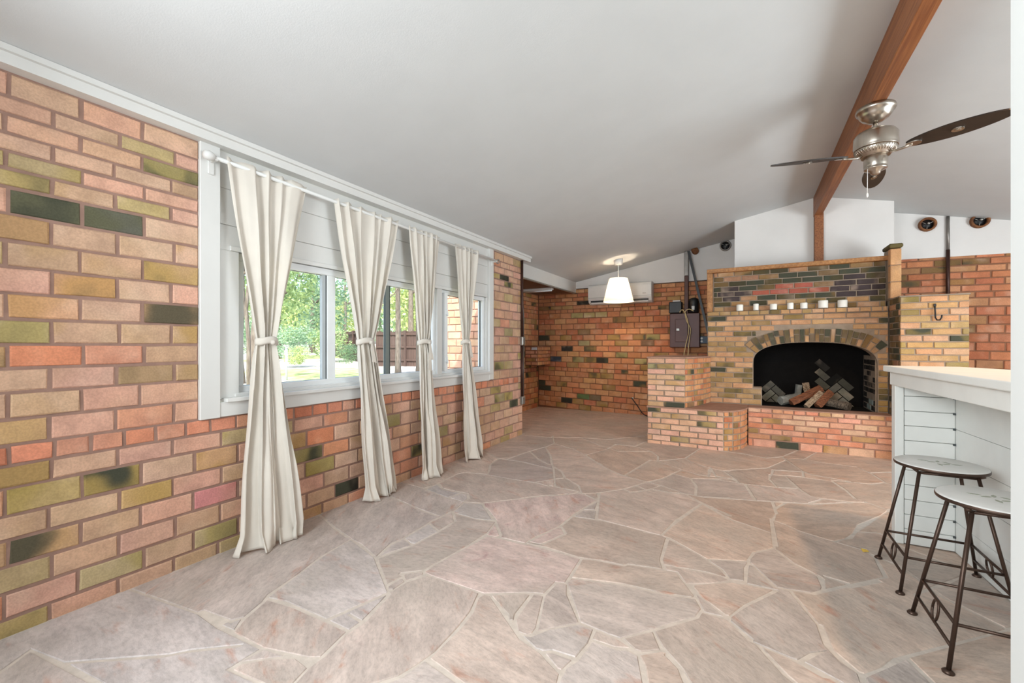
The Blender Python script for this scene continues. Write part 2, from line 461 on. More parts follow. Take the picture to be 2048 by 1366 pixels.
# flagstone outlines, metres on the floor
STONES = [[(-2.768,-1.5),(-2.152,-1.492),(-2.16,-1.452),(-2.648,-1.284),(-2.768,-1.332)],
[(-2.136,-1.5),(-1.384,-1.5),(-1.392,-1.172),(-1.568,-1.036),(-1.6,-1.036),(-2.136,-1.444)],
[(-1.36,-1.5),(-0.488,-1.5),(-0.488,-1.348),(-0.768,-1.148),(-1.36,-1.18)],
[(-0.464,-1.5),(0.312,-1.5),(0.328,-1.236),(-0.048,-1.124),(-0.464,-1.348)],
[(0.336,-1.5),(0.984,-1.5),(0.984,-1.332),(0.672,-1.18),(0.648,-1.156),(0.624,-1.156),(0.368,-1.236)],
[(1.008,-1.5),(1.736,-1.5),(1.736,-1.452),(1.424,-1.188),(1.384,-1.172),(1.016,-1.332)],
[(1.752,-1.5),(2.352,-1.5),(2.352,-1.3),(1.8,-1.444),(1.76,-1.46)],
[(2.376,-1.5),(3.104,-1.5),(3.096,-1.292),(2.944,-1.204),(2.424,-1.228),(2.4,-1.252),(2.384,-1.308)],
[(3.12,-1.5),(3.872,-1.5),(3.856,-1.292),(3.392,-1.18),(3.12,-1.292)],
[(3.888,-1.5),(4.552,-1.5),(4.552,-1.484),(4.08,-1.204),(3.888,-1.284)],
[(4.536,-1.452),(4.552,-1.452),(4.552,-0.516),(4.312,-0.556),(4.104,-1.172),(4.104,-1.188),(4.144,-1.22)],
[(-2.16,-1.436),(-1.936,-1.276),(-1.6,-1.004),(-1.68,-0.7),(-1.992,-0.428),(-2.368,-0.46),(-2.616,-1.236),(-2.616,-1.268),(-2.6,-1.276)],
[(1.736,-1.436),(2.336,-1.276),(2.376,-1.26),(2.408,-1.22),(2.328,-1.044),(2.312,-1.036),(2.08,-0.588),(1.576,-0.604),(1.416,-1.156)],
[(-0.48,-1.332),(-0.056,-1.116),(-0.056,-0.636),(-0.504,-0.324),(-0.584,-0.276),(-0.608,-0.276),(-0.624,-0.3),(-0.664,-0.316),(-0.672,-0.34),(-0.736,-0.868),(-0.752,-1.14)],
[(0.984,-1.316),(1.056,-1.3),(1.392,-1.148),(1.56,-0.588),(1.504,-0.532),(0.744,-0.38),(0.712,-0.396),(0.704,-0.46),(0.656,-1.148)],
[(-2.768,-1.308),(-2.648,-1.268),(-2.4,-0.468),(-2.424,-0.436),(-2.76,-0.252)],
[(3.864,-1.276),(4.08,-1.188),(4.288,-0.564),(4.288,-0.54),(4.256,-0.516),(4.168,-0.508),(4.032,-0.524),(3.552,-0.604),(3.432,-1.116),(3.432,-1.164)],
[(3.088,-1.268),(3.128,-1.268),(3.256,-1.22),(3.392,-1.164),(3.4,-1.148),(3.536,-0.58),(3.352,-0.316),(2.904,-0.444),(2.912,-0.724),(2.952,-1.18),(2.968,-1.204)],
[(0.328,-1.22),(0.368,-1.22),(0.624,-1.14),(0.688,-0.404),(0.376,-0.34),(-0.04,-0.636),(-0.024,-1.108)],
[(2.432,-1.204),(2.92,-1.188),(2.88,-0.46),(2.824,-0.404),(2.456,-0.164),(2.104,-0.564),(2.2,-0.78),(2.216,-0.788)],
[(-1.384,-1.156),(-0.784,-1.124),(-0.696,-0.332),(-1.072,-0.3),(-1.656,-0.7),(-1.584,-1.004)],
[(-1.688,-0.676),(-1.528,-0.588),(-1.096,-0.292),(-1.168,-0.116),(-1.392,0.316),(-1.648,0.356),(-1.84,0.108),(-1.976,-0.42)],
[(-0.056,-0.612),(0.032,-0.564),(0.048,-0.54),(0.352,-0.332),(0.208,-0.076),(-0.04,0.292),(-0.072,0.292),(-0.432,0.132),(-0.568,-0.228),(-0.56,-0.26)],
[(1.568,-0.572),(2.088,-0.564),(2.088,-0.548),(2.144,-0.5),(2.144,-0.484),(2.44,-0.148),(2.44,0.204),(2.32,0.268),(2.28,0.268),(1.544,0.14),(1.536,-0.532)],
[(3.544,-0.572),(3.824,-0.54),(4.2,-0.468),(3.872,0.236),(3.552,0.268),(3.528,0.252),(3.36,-0.3)],
[(4.304,-0.532),(4.552,-0.5),(4.552,0.332),(4.352,0.54),(3.904,0.244),(3.992,0.02),(4.232,-0.476)],
[(1.496,-0.508),(1.512,-0.372),(1.52,0.148),(1.256,0.428),(1.232,0.428),(0.88,0.204),(0.76,-0.356)],
[(-2.384,-0.444),(-2,-0.412),(-1.864,0.1),(-1.888,0.1),(-2.256,0.284),(-2.424,0.34),(-2.416,0.356),(-2.432,0.38),(-2.472,0.412),(-2.584,0.564),(-2.36,0.604),(-2.048,0.828),(-2,0.884),(-1.848,1.004),(-1.84,0.988),(-2,0.86),(-2.048,0.804),(-2.32,0.612),(-1.768,0.676),(-1.776,0.716),(-1.76,0.716),(-1.648,0.388),(-1.624,0.372),(-1.376,0.332),(-1.296,0.364),(-1.288,0.388),(-1.456,0.924),(-1.76,0.892),(-1.76,1.02),(-2.048,1.004),(-2.232,1.012),(-2.768,0.94),(-2.768,0.38),(-2.752,0.396),(-2.72,0.396),(-2.768,0.356),(-2.768,-0.228)],
[(2.88,-0.428),(3.344,-0.292),(3.504,0.26),(3.504,0.284),(3.448,0.34),(2.68,0.332),(2.624,0.324),(2.464,0.204),(2.464,-0.14)],
[(0.696,-0.388),(0.736,-0.364),(0.856,0.212),(0.512,0.388),(0.424,0.38),(0.016,0.284),(0.16,0.02),(0.384,-0.324)],
[(-0.736,-0.308),(-0.672,-0.308),(-0.592,-0.252),(-0.456,0.132),(-0.88,0.524),(-1.352,0.324),(-1.352,0.292),(-1.304,0.212),(-1.304,0.188),(-1.064,-0.284)],
[(-1.848,0.14),(-1.824,0.148),(-1.664,0.364),(-1.76,0.66),(-2.56,0.556),(-2.408,0.364)],
[(-0.44,0.148),(-0.064,0.316),(-0.064,0.9),(-0.528,1.164),(-0.616,1.196),(-0.832,1.004),(-0.872,0.54)],
[(1.528,0.164),(1.856,0.212),(2.272,0.3),(2.168,0.5),(1.904,0.932),(1.688,1.052),(1.32,0.932),(1.312,0.892),(1.264,0.452)],
[(2.448,0.22),(2.624,0.348),(2.704,1.044),(2.584,1.14),(2.304,1.06),(1.936,0.924),(2.304,0.308)],
[(0.864,0.228),(0.888,0.228),(0.92,0.26),(1.016,0.308),(1.248,0.468),(1.296,0.932),(1.04,1.108),(0.632,0.98),(0.568,0.7),(0.52,0.404)],
[(3.832,0.252),(3.896,0.26),(4.336,0.556),(4.4,0.748),(4.32,0.836),(4.304,0.836),(4.216,0.932),(4.2,0.932),(3.968,1.148),(3.44,1.06),(3.456,0.348),(3.536,0.284)],
[(-0.04,0.308),(0.216,0.348),(0.488,0.412),(0.568,0.772),(0.592,0.924),(0.584,0.98),(0.208,1.06),(-0.04,0.9)],
[(2.656,0.356),(3.424,0.372),(3.416,1.06),(3.288,1.196),(2.728,1.044)],
[(4.544,0.364),(4.552,0.844),(4.536,0.844),(4.416,0.756),(4.36,0.564)],
[(-1.272,0.38),(-0.904,0.54),(-0.888,0.572),(-0.856,0.988),(-1.144,1.068),(-1.088,1.076),(-0.84,1.02),(-0.624,1.22),(-1.12,1.3),(-1.144,1.188),(-1.392,0.78)],
[(4.408,0.788),(4.432,0.788),(4.552,0.876),(4.552,1.716),(4.272,1.86),(4.264,1.876),(4.224,1.884),(4.16,1.844),(3.976,1.164)],
[(-1.408,0.804),(-1.376,0.828),(-1.224,1.108),(-1.16,1.196),(-1.136,1.276),(-1.12,1.364),(-1.128,1.524),(-1.144,1.644),(-1.192,1.788),(-1.52,1.788),(-1.576,1.684),(-1.584,1.572),(-1.568,1.564),(-1.512,1.356),(-1.52,1.244),(-1.488,1.132),(-1.488,1.06)],
[(-1.736,0.908),(-1.464,0.94),(-1.496,1.052),(-1.584,1.06),(-1.672,1.004),(-1.736,0.94)],
[(-0.056,0.916),(0.184,1.06),(0.192,1.084),(-0.216,1.692),(-0.24,1.748),(-0.296,1.796),(-0.296,1.812),(-0.312,1.812),(-0.384,1.748),(-0.352,1.7),(-0.104,0.972),(-0.088,0.932)],
[(-1.752,0.948),(-1.64,1.044),(-1.736,1.028)],
[(1.304,0.948),(1.68,1.068),(1.888,1.66),(1.552,1.836),(1.496,1.852),(1.496,1.3),(1.104,1.3),(1.096,1.924),(0.904,1.756),(0.904,1.708),(1.048,1.124)],
[(-2.768,0.956),(-2.256,1.02),(-2.248,1.044),(-2.056,1.068),(-2.032,1.108),(-2.072,1.212),(-2.112,1.268),(-2.152,1.452),(-2.216,1.636),(-2.248,1.892),(-2.136,1.876),(-1.928,1.804),(-1.976,1.964),(-1.96,2.028),(-1.976,2.38),(-1.952,2.612),(-1.984,2.764),(-2.168,2.772),(-2.52,2.86),(-2.768,2.876),(-2.76,2.62),(-2.192,2.492),(-1.976,2.46),(-1.984,2.444),(-2.024,2.444),(-2.176,2.468),(-2.768,2.604),(-2.768,2.052),(-2.624,2.02),(-2.624,2.004),(-2.48,1.956),(-2.256,1.9),(-2.28,1.884),(-2.488,1.94),(-2.704,2.02),(-2.768,2.028)],
[(-0.128,0.956),(-0.112,0.964),(-0.152,1.084),(-0.392,1.74),(-0.44,1.748),(-0.472,1.732),(-0.576,1.732),(-0.592,1.596),(-0.616,1.54),(-0.616,1.476),(-0.584,1.38),(-0.592,1.22)],
[(1.896,0.956),(2.216,1.044),(2.56,1.164),(2.456,1.588),(2.44,1.604),(2,1.692),(1.944,1.692),(1.912,1.668),(1.704,1.084),(1.712,1.06)],
[(0.584,0.996),(0.64,0.996),(1.024,1.132),(0.88,1.748),(0.584,1.844),(0.232,1.772),(0.224,1.076)],
[(-2.056,1.028),(-1.976,1.036),(-2.024,1.092),(-2.04,1.052),(-2.056,1.052)],
[(-1.96,1.028),(-1.752,1.036),(-1.544,1.092),(-1.504,1.116),(-1.536,1.268),(-1.888,1.26),(-2.064,1.236),(-2.008,1.1)],
[(2.712,1.06),(3.272,1.22),(3.256,1.692),(2.896,1.924),(2.872,1.924),(2.808,1.876),(2.472,1.604),(2.584,1.156)],
[(3.416,1.084),(3.752,1.132),(3.96,1.18),(4.12,1.836),(3.568,1.86),(3.272,1.692),(3.296,1.212)],
[(0.192,1.1),(0.2,1.772),(0.16,1.796),(0.232,1.796),(0.112,1.908),(0.024,2.044),(-0.008,2.06),(-0.088,2.164),(-0.192,2.164),(-0.2,2.116),(-0.36,1.924),(-0.312,1.844),(-0.224,1.756)],
[(-0.64,1.236),(-0.616,1.236),(-0.6,1.364),(-0.632,1.5),(-0.744,1.564),(-0.856,1.596),(-1.128,1.796),(-1.16,1.796),(-1.168,1.756),(-1.128,1.652),(-1.112,1.54),(-1.112,1.324)],
[(-2.08,1.252),(-1.976,1.276),(-1.688,1.284),(-1.6,1.572),(-1.928,1.788),(-2.232,1.876),(-2.2,1.652)],
[(-1.664,1.284),(-1.536,1.284),(-1.536,1.34),(-1.624,1.348),(-1.624,1.364),(-1.536,1.356),(-1.584,1.548)],
[(-0.648,1.524),(-0.632,1.524),(-0.616,1.588),(-0.696,1.588),(-0.72,1.572)],
[(-0.768,1.58),(-0.736,1.58),(-0.704,1.604),(-0.608,1.612),(-0.592,1.716),(-0.6,1.804),(-0.664,1.804),(-0.768,1.708),(-0.816,1.628),(-0.848,1.62)],
[(-1.616,1.596),(-1.592,1.604),(-1.592,1.684),(-1.624,1.7),(-1.632,1.612)],
[(2.432,1.62),(2.464,1.62),(2.528,1.668),(2.864,1.948),(2.76,2.412),(2.088,2.372),(1.976,1.716)],
[(-1.656,1.628),(-1.64,1.716),(-1.672,1.724),(-1.672,1.74),(-1.584,1.82),(-1.536,2.188),(-1.528,2.396),(-1.568,2.564),(-1.696,2.532),(-1.896,2.54),(-1.816,2.444),(-1.808,2.308),(-1.824,2.02),(-1.896,1.788)],
[(-0.88,1.636),(-0.84,1.636),(-0.824,1.652),(-0.824,1.692),(-0.896,1.924),(-0.928,1.924),(-0.944,1.916),(-0.928,1.7)],
[(-0.952,1.684),(-0.936,1.692),(-0.952,1.732),(-0.96,1.9),(-0.976,1.9),(-1.12,1.804),(-0.976,1.716)],
[(-0.808,1.684),(-0.672,1.82),(-0.8,1.996),(-0.832,2.076),(-0.856,2.076),(-0.88,2.06),(-0.888,1.932)],
[(1.888,1.692),(1.936,1.7),(1.952,1.732),(2.064,2.388),(1.784,2.652),(1.76,2.652),(1.496,2.484),(1.496,1.876)],
[(-1.592,1.7),(-1.552,1.78),(-1.568,1.804),(-1.64,1.748),(-1.64,1.732)],
[(3.256,1.708),(3.552,1.868),(3.536,2.212),(3.48,2.676),(3.464,2.716),(3.36,2.772),(3.328,2.772),(3.232,2.724),(3.224,2.708),(2.824,2.5),(2.784,2.436),(2.888,1.948)],
[(4.544,1.74),(4.552,2.444),(4.52,2.444),(4.296,2.364),(4.248,1.908)],
[(-0.584,1.748),(-0.488,1.748),(-0.432,1.772),(-0.48,1.796),(-0.584,1.804)],
[(0.88,1.764),(1.104,1.948),(1.104,2.468),(1.016,2.532),(1.032,2.556),(1.104,2.492),(1.104,2.548),(1,2.676),(0.984,2.676),(0.56,2.26),(0.712,1.82)],
[(-0.408,1.772),(-0.384,1.772),(-0.32,1.82),(-0.368,1.916),(-0.464,1.812)],
[(0.248,1.796),(0.296,1.804),(0.288,1.956),(0.264,1.972),(0.24,1.964),(0.136,2.02),(0.048,2.036),(0.128,1.916)],
[(-1.512,1.804),(-1.168,1.804),(-0.984,1.916),(-0.904,1.948),(-0.896,2.076),(-0.848,2.092),(-0.864,2.364),(-1.2,2.38),(-1.232,2.364),(-1.464,2.356),(-1.496,2.34),(-1.56,1.9),(-1.56,1.812)],
[(-0.536,1.812),(-0.48,1.812),(-0.216,2.124),(-0.2,2.196),(-0.232,2.268),(-0.368,2.228),(-0.568,2.212),(-0.832,2.14),(-0.832,2.092),(-0.664,1.828)],
[(0.312,1.812),(0.544,1.86),(0.552,2.012),(0.568,2.012),(0.576,1.98),(0.584,1.86),(0.672,1.828),(0.688,1.828),(0.688,1.844),(0.544,2.236),(0.384,2.044),(0.384,2.004),(0.36,2.004),(0.36,2.052),(0.312,2.1),(0.272,2.18),(0.264,2.324),(0.176,2.572),(0.112,2.572),(0.016,2.764),(0,2.764),(-0.008,2.548),(0.128,2.556),(0.128,2.54),(-0.008,2.324),(-0.072,2.196),(-0.072,2.164),(0.016,2.076),(0.016,2.06),(0.144,2.028),(0.168,2.028),(0.216,2.1),(0.28,2.148),(0.192,2.028),(0.304,1.972)],
[(-1.912,1.828),(-1.848,2.012),(-1.944,2.052),(-1.952,1.948)],
[(4,1.86),(4.152,1.86),(4.224,1.9),(4.272,2.38),(4.056,2.66),(3.52,2.692),(3.544,2.252),(3.592,1.876)],
[(-1.864,2.036),(-1.84,2.044),(-1.824,2.244),(-1.952,2.308),(-1.944,2.068)],
[(0.368,2.068),(0.384,2.068),(0.448,2.14),(0.504,2.228),(0.984,2.692),(0.832,2.876),(0.816,2.932),(0.76,2.876),(0.736,2.828),(0.72,2.828),(0.72,2.852),(0.808,2.964),(0.736,3.156),(0.656,3.236),(0.656,2.98),(0.6,2.932),(0.616,2.908),(0.456,2.756),(0.44,2.756),(0.288,2.596),(0.192,2.58),(0.272,2.332),(0.288,2.332),(0.304,2.164)],
[(-0.832,2.156),(-0.584,2.228),(-0.376,2.244),(-0.248,2.276),(-0.24,2.292),(-0.352,2.476),(-0.568,2.436),(-0.6,2.428),(-0.616,2.404),(-0.776,2.388),(-0.848,2.364)],
[(-0.184,2.18),(-0.104,2.188),(-0.232,2.316)],
[(-0.096,2.204),(-0.08,2.204),(-0.024,2.332),(0.104,2.54),(-0.08,2.516),(-0.248,2.396),(-0.248,2.372),(-0.2,2.3)],
[(-1.848,2.268),(-1.832,2.268),(-1.832,2.436),(-1.936,2.548),(-1.96,2.332)],
[(-1.512,2.372),(-1.456,2.372),(-1.432,2.396),(-1.544,2.524),(-1.52,2.404),(-1.504,2.396)],
[(-1.408,2.38),(-1.24,2.388),(-1.224,2.484),(-1.152,2.708),(-1.136,2.972),(-1.08,3.316),(-1.216,3.396),(-1.264,3.38),(-1.432,3.22),(-1.456,3.22),(-1.824,2.82),(-1.768,2.756),(-1.752,2.756),(-1.56,2.588),(-1.56,2.572),(-1.424,2.42)],
[(-0.88,2.38),(-0.744,2.412),(-0.624,2.42),(-0.608,2.444),(-0.424,2.484),(-0.456,2.588),(-0.472,2.892),(-0.504,2.908),(-0.616,2.9),(-0.624,2.916),(-0.664,2.924),(-0.904,2.948),(-1.12,2.916),(-1.128,2.724),(-1.056,2.644),(-1.056,2.62),(-1.128,2.42),(-1.152,2.404),(-1.224,2.404),(-1.224,2.388),(-1.104,2.404)],
[(-0.288,2.396),(-0.184,2.452),(-0.096,2.532),(-0.128,2.556),(-0.184,2.556),(-0.416,2.524),(-0.4,2.484),(-0.344,2.492)],
[(2.08,2.396),(2.752,2.436),(2.8,2.492),(2.544,3.004),(2.528,3.012),(2.432,3.204),(2.408,3.22),(2.248,3.252),(1.784,3.02),(1.784,2.676)],
[(4.28,2.396),(4.32,2.396),(4.552,2.468),(4.552,3.284),(4.48,3.276),(4.224,3.068),(4.072,2.676)],
[(-1.216,2.42),(-1.144,2.428),(-1.072,2.628),(-1.128,2.708),(-1.152,2.676)],
[(1.496,2.508),(1.76,2.676),(1.76,3.028),(1.536,3.236),(1.496,3.236)],
[(2.824,2.524),(3.328,2.796),(3.32,3.124),(2.848,3.436),(2.824,3.436),(2.456,3.22),(2.56,2.996),(2.576,2.988),(2.624,2.876)],
[(-0.424,2.54),(-0.2,2.572),(-0.112,2.564),(-0.112,2.58),(-0.144,2.636),(-0.248,2.74),(-0.448,2.876),(-0.44,2.596)],
[(-1.72,2.548),(-1.592,2.588),(-1.608,2.588),(-1.832,2.796),(-1.968,2.756),(-1.936,2.58),(-1.92,2.564)],
[(-0.088,2.556),(-0.024,2.572),(-0.024,2.724),(-0.008,2.796),(-0.2,2.724),(-0.192,2.7),(-0.128,2.644)],
[(1.096,2.58),(1.104,2.788),(1.008,2.7)],
[(0.128,2.588),(0.272,2.612),(0.32,2.668),(0.328,2.7),(0.32,2.812),(0.208,2.908),(0.136,3.06),(0.032,2.94),(0.008,2.852),(0.008,2.804)],
[(3.952,2.684),(4.056,2.684),(4.2,3.06),(3.904,3.308),(3.616,3.508),(3.336,3.132),(3.352,2.796),(3.488,2.716)],
[(0.344,2.692),(0.44,2.788),(0.352,2.82),(0.352,2.836),(0.464,2.812),(0.632,2.98),(0.64,3.204),(0.624,3.268),(0.608,3.276),(0.616,3.292),(0.296,3.42),(0.216,3.5),(0.152,3.54),(0.16,3.1),(0.144,3.1),(0.144,3.068),(0.224,2.916),(0.336,2.82),(0.352,2.788)],
[(0.992,2.708),(1.104,2.812),(1.104,3.228),(1.08,3.252),(1.04,3.228),(0.888,3.02),(0.824,2.956),(0.848,2.884)],
[(-0.216,2.732),(-0.016,2.812),(0.016,2.948),(0.128,3.076),(0.128,3.308),(-0.12,3.412),(-0.32,3.636),(-0.464,3.092),(-0.496,2.916),(-0.448,2.908)],
[(-2.016,2.78),(-1.992,2.78),(-2.008,2.852),(-2.072,2.924),(-2.112,2.924),(-2.144,2.796)],
[(-1.976,2.78),(-1.848,2.82),(-1.632,3.052),(-1.584,3.124),(-1.456,3.252),(-1.408,3.268),(-1.336,3.348),(-1.32,3.348),(-1.264,3.42),(-1.456,3.444),(-1.52,3.444),(-1.536,3.42),(-1.656,3.452),(-2.208,3.452),(-2.416,3.404),(-2.456,3.332),(-2.432,3.02),(-2.328,2.948),(-2.064,2.948),(-1.984,2.86)],
[(-2.176,2.796),(-2.16,2.796),(-2.136,2.924),(-2.32,2.916),(-2.44,2.996),(-2.44,2.86)],
[(-2.48,2.868),(-2.456,2.98),(-2.472,3.348),(-2.432,3.42),(-2.216,3.476),(-2.376,3.772),(-2.416,4.004),(-2.768,4.22),(-2.768,2.892)],
[(-0.56,2.924),(-0.512,2.924),(-0.464,3.22),(-0.336,3.652),(-0.472,3.82),(-0.568,3.78),(-0.744,3.788),(-0.752,3.748),(-0.88,3.62),(-0.92,3.66),(-0.952,3.668),(-1.096,3.5),(-0.952,2.972)],
[(-1.112,2.932),(-0.968,2.956),(-1.008,3.108),(-1.096,3.068)],
[(0.816,2.972),(1.024,3.22),(1.048,3.276),(0.8,3.492),(0.768,3.628),(0.744,3.644),(0.632,3.604),(0.584,3.468),(0.528,3.42),(0.488,3.356),(0.6,3.308),(0.608,3.34),(0.624,3.34),(0.64,3.268),(0.752,3.164)],
[(1.768,3.044),(2.24,3.268),(2.216,3.724),(0.936,3.988),(0.912,4.156),(0.648,3.628),(0.768,3.668),(0.824,3.492),(1.104,3.252),(1.104,3.5),(1.472,3.5),(1.456,3.612),(1.472,3.652),(1.528,3.26)],
[(-1.096,3.092),(-1.024,3.124),(-1.056,3.276)],
[(4.216,3.092),(4.44,3.26),(4.464,3.284),(4.464,3.308),(4.08,3.908),(3.68,3.764),(3.664,3.74),(3.632,3.548),(3.92,3.308)],
[(3.32,3.156),(3.616,3.54),(3.648,3.764),(3.392,3.988),(3.312,3.98),(2.872,3.868),(2.848,3.46)],
[(2.424,3.228),(2.832,3.46),(2.848,3.876),(2.536,4.116),(2.224,3.98),(2.232,3.684),(2.272,3.268)],
[(4.496,3.3),(4.552,3.3),(4.552,4.1),(4.496,4.14),(4.464,4.14),(4.136,3.988),(4.104,3.916)],
[(0.128,3.316),(0.128,3.572),(0.144,3.588),(0.168,3.7),(0.152,3.956),(-0.336,3.804),(-0.44,3.82),(-0.432,3.796),(-0.264,3.628),(-0.248,3.628),(-0.112,3.5),(-0.112,3.484),(-0.136,3.484),(-0.2,3.556),(-0.216,3.548),(-0.104,3.428)],
[(-1.088,3.34),(-1.08,3.372),(-1.12,3.476),(-1.2,3.42),(-1.2,3.404)],
[(0.448,3.372),(0.472,3.372),(0.536,3.444),(0.6,3.572),(0.656,3.748),(0.84,4.036),(0.904,4.164),(0.912,4.204),(0.824,4.308),(0.728,4.268),(0.712,4.236),(0.648,4.204),(0.448,4.052),(0.264,3.996),(0.208,3.868),(0.184,3.804),(0.192,3.716),(0.176,3.692),(0.16,3.556),(0.224,3.516),(0.304,3.436)],
[(-1.232,3.428),(-1.208,3.428),(-1.144,3.476),(-0.96,3.684),(-0.96,3.708),(-0.92,3.764),(-0.824,3.98),(-1.072,4.068),(-1.24,4.196),(-1.6,4.572),(-1.6,4.588),(-1.832,4.796),(-2.144,4.948),(-2.168,4.748),(-1.944,4.404),(-1.752,4.02),(-1.736,4.028),(-1.608,3.908),(-1.504,3.74),(-1.312,3.588)],
[(-1.28,3.444),(-1.264,3.444),(-1.264,3.46),(-1.328,3.572),(-1.536,3.748),(-1.616,3.884),(-1.72,3.972),(-1.584,3.676),(-1.52,3.724),(-1.52,3.7),(-1.568,3.636),(-1.488,3.468)],
[(-1.584,3.452),(-1.56,3.452),(-1.56,3.476),(-1.512,3.468),(-1.576,3.62),(-1.688,3.484)],
[(-1.968,3.46),(-1.712,3.476),(-1.592,3.652),(-1.784,4.052),(-1.832,4.06),(-1.992,4.164),(-2.24,4.436),(-2.296,4.028),(-2.12,4.028),(-1.752,3.956),(-1.752,3.94),(-1.792,3.94),(-2.152,4.012),(-2.392,4.004),(-2.352,3.772),(-2.272,3.636),(-2.2,3.468)],
[(-0.888,3.652),(-0.784,3.748),(-0.784,3.764),(-0.864,3.82),(-0.936,3.7)],
[(2.2,3.74),(2.208,3.812),(2.184,3.98),(1.784,4.084),(1.744,4.084),(1.64,4.036),(1.624,4.036),(1.624,4.052),(1.752,4.1),(1.896,4.724),(1.928,4.724),(2.16,4.884),(2.184,5.3),(2.144,5.324),(2.144,5.348),(2.208,5.316),(2.64,5.508),(2.424,5.94),(1.392,5.948),(1.392,6.092),(0.712,6.092),(0.544,5.62),(0.712,5.564),(0.968,5.532),(1.04,5.356),(1.28,5.524),(1.312,5.532),(1.312,5.508),(1.048,5.332),(1.096,5.02),(1.168,4.932),(1.168,4.908),(1.136,4.924),(1.096,4.996),(1.072,5.004),(0.96,4.892),(0.664,4.86),(0.664,4.884),(0.776,4.892),(0.776,4.908),(0.528,4.972),(0.472,5.052),(0.464,4.86),(0.424,4.852),(0.68,4.844),(0.736,4.628),(0.768,4.38),(0.856,4.308),(0.92,4.22),(0.952,4.252),(0.992,4.34),(1.008,4.356),(1.024,4.348),(0.936,4.196),(0.952,4.004)],
[(-0.776,3.772),(-0.712,3.892),(-0.704,3.94),(-0.8,3.972),(-0.856,3.868),(-0.856,3.836)],
[(3.656,3.78),(4.08,3.932),(4.112,3.996),(3.976,4.348),(3.752,4.836),(3.608,4.876),(3.392,4.748),(3.392,4.044),(3.4,4.004)],
[(-0.616,3.804),(-0.568,3.804),(-0.512,3.828),(-0.512,3.844),(-0.68,3.924),(-0.728,3.812)],
[(-0.376,3.828),(-0.328,3.828),(-0.136,3.908),(-0.12,3.892),(0.032,3.94),(-0.04,4.348),(-0.08,4.34),(-0.088,4.356),(-0.16,4.364),(-0.336,4.348),(-0.464,4.284),(-0.4,4.108)],
[(-0.44,3.836),(-0.4,3.836),(-0.416,4.076),(-0.488,4.292),(-0.64,4.348),(-0.696,4.156),(-0.792,3.988),(-0.688,3.956),(-0.48,3.844)],
[(0.184,3.868),(0.232,3.98),(0.176,3.964)],
[(2.856,3.892),(2.968,3.908),(3.376,4.02),(3.368,4.572),(3.352,4.74),(3.072,4.772),(2.632,4.516),(2.552,4.132)],
[(0.056,3.948),(0.408,4.068),(0.416,4.1),(0.504,4.22),(0.504,4.244),(0.44,4.268),(0.376,4.436),(0.232,4.38),(-0.016,4.348)],
[(2.2,3.988),(2.528,4.132),(2.608,4.516),(2.208,4.836),(2.152,4.86),(1.912,4.7),(1.784,4.1)],
[(-0.816,3.996),(-0.712,4.172),(-0.656,4.356),(-0.672,4.38),(-0.648,4.38),(-0.6,4.548),(-0.84,4.74),(-0.92,4.756),(-1.032,4.076)],
[(4.144,4.012),(4.48,4.164),(4.552,4.388),(4.552,4.828),(4.376,4.94),(3.8,4.844),(3.96,4.412)],
[(-2.416,4.028),(-2.32,4.028),(-2.312,4.044),(-2.264,4.46),(-2.184,4.756),(-2.168,4.916),(-2.168,4.98),(-2.304,5.252),(-2.32,5.26),(-2.32,5.284),(-2.408,5.236),(-2.768,5.22),(-2.768,4.236),(-2.64,4.172)],
[(-1.816,4.076),(-1.8,4.084),(-1.816,4.092),(-1.96,4.388),(-2.176,4.724),(-2.232,4.46),(-1.976,4.18)],
[(0.44,4.084),(0.68,4.252),(0.528,4.236)],
[(-1.064,4.092),(-1.048,4.092),(-0.944,4.764),(-0.872,4.772),(-0.904,4.972),(-1.008,5.14),(-1.336,4.956),(-1.472,5.036),(-1.6,4.644),(-1.6,4.604),(-1.464,4.476),(-1.464,4.46),(-1.336,4.34),(-1.336,4.324),(-1.216,4.204)],
[(4.544,4.124),(4.552,4.324),(4.504,4.188),(4.504,4.156)],
[(0.504,4.26),(0.712,4.276),(0.8,4.316),(0.8,4.332),(0.744,4.372),(0.72,4.588),(0.656,4.828),(0.312,4.812),(0.4,4.428),(0.456,4.284)],
[(-0.472,4.3),(-0.16,4.46),(-0.288,4.452),(-0.32,4.444),(-0.328,4.42),(-0.344,4.42),(-0.344,4.436),(-0.424,4.428),(-0.552,4.524),(-0.584,4.532),(-0.632,4.372)],
[(-0.032,4.364),(0.208,4.396),(0.16,4.604),(0.168,4.796),(0.184,4.82),(0.2,4.996),(0.456,5.06),(0.448,5.132),(0.352,5.444),(0.176,5.028),(-0.192,4.724),(-0.16,4.716),(-0.152,4.692),(-0.208,4.7),(-0.104,4.492),(-0.072,4.38)],
[(-0.112,4.372),(-0.096,4.38),(-0.136,4.444),(-0.256,4.388)],
[(0.224,4.404),(0.368,4.452),(0.296,4.804),(0.208,4.788),(0.192,4.772),(0.176,4.636)],
[(-0.416,4.452),(-0.344,4.46),(-0.36,4.684),(-0.36,4.716),(-0.344,4.732),(-0.4,4.764),(-0.504,4.876),(-0.52,4.876),(-0.568,4.924),(-0.608,5.004),(-0.624,5.004),(-0.84,4.756),(-0.592,4.564)],
[(-0.328,4.46),(-0.28,4.468),(-0.32,4.604)],
[(-0.144,4.476),(-0.128,4.476),(-0.128,4.492),(-0.24,4.708),(-0.32,4.724),(-0.272,4.508),(-0.176,4.484),(-0.152,4.492)],
[(2.624,4.532),(3.048,4.78),(2.848,5.148),(2.64,5.484),(2.208,5.3),(2.176,4.924),(2.176,4.884),(2.2,4.86)],
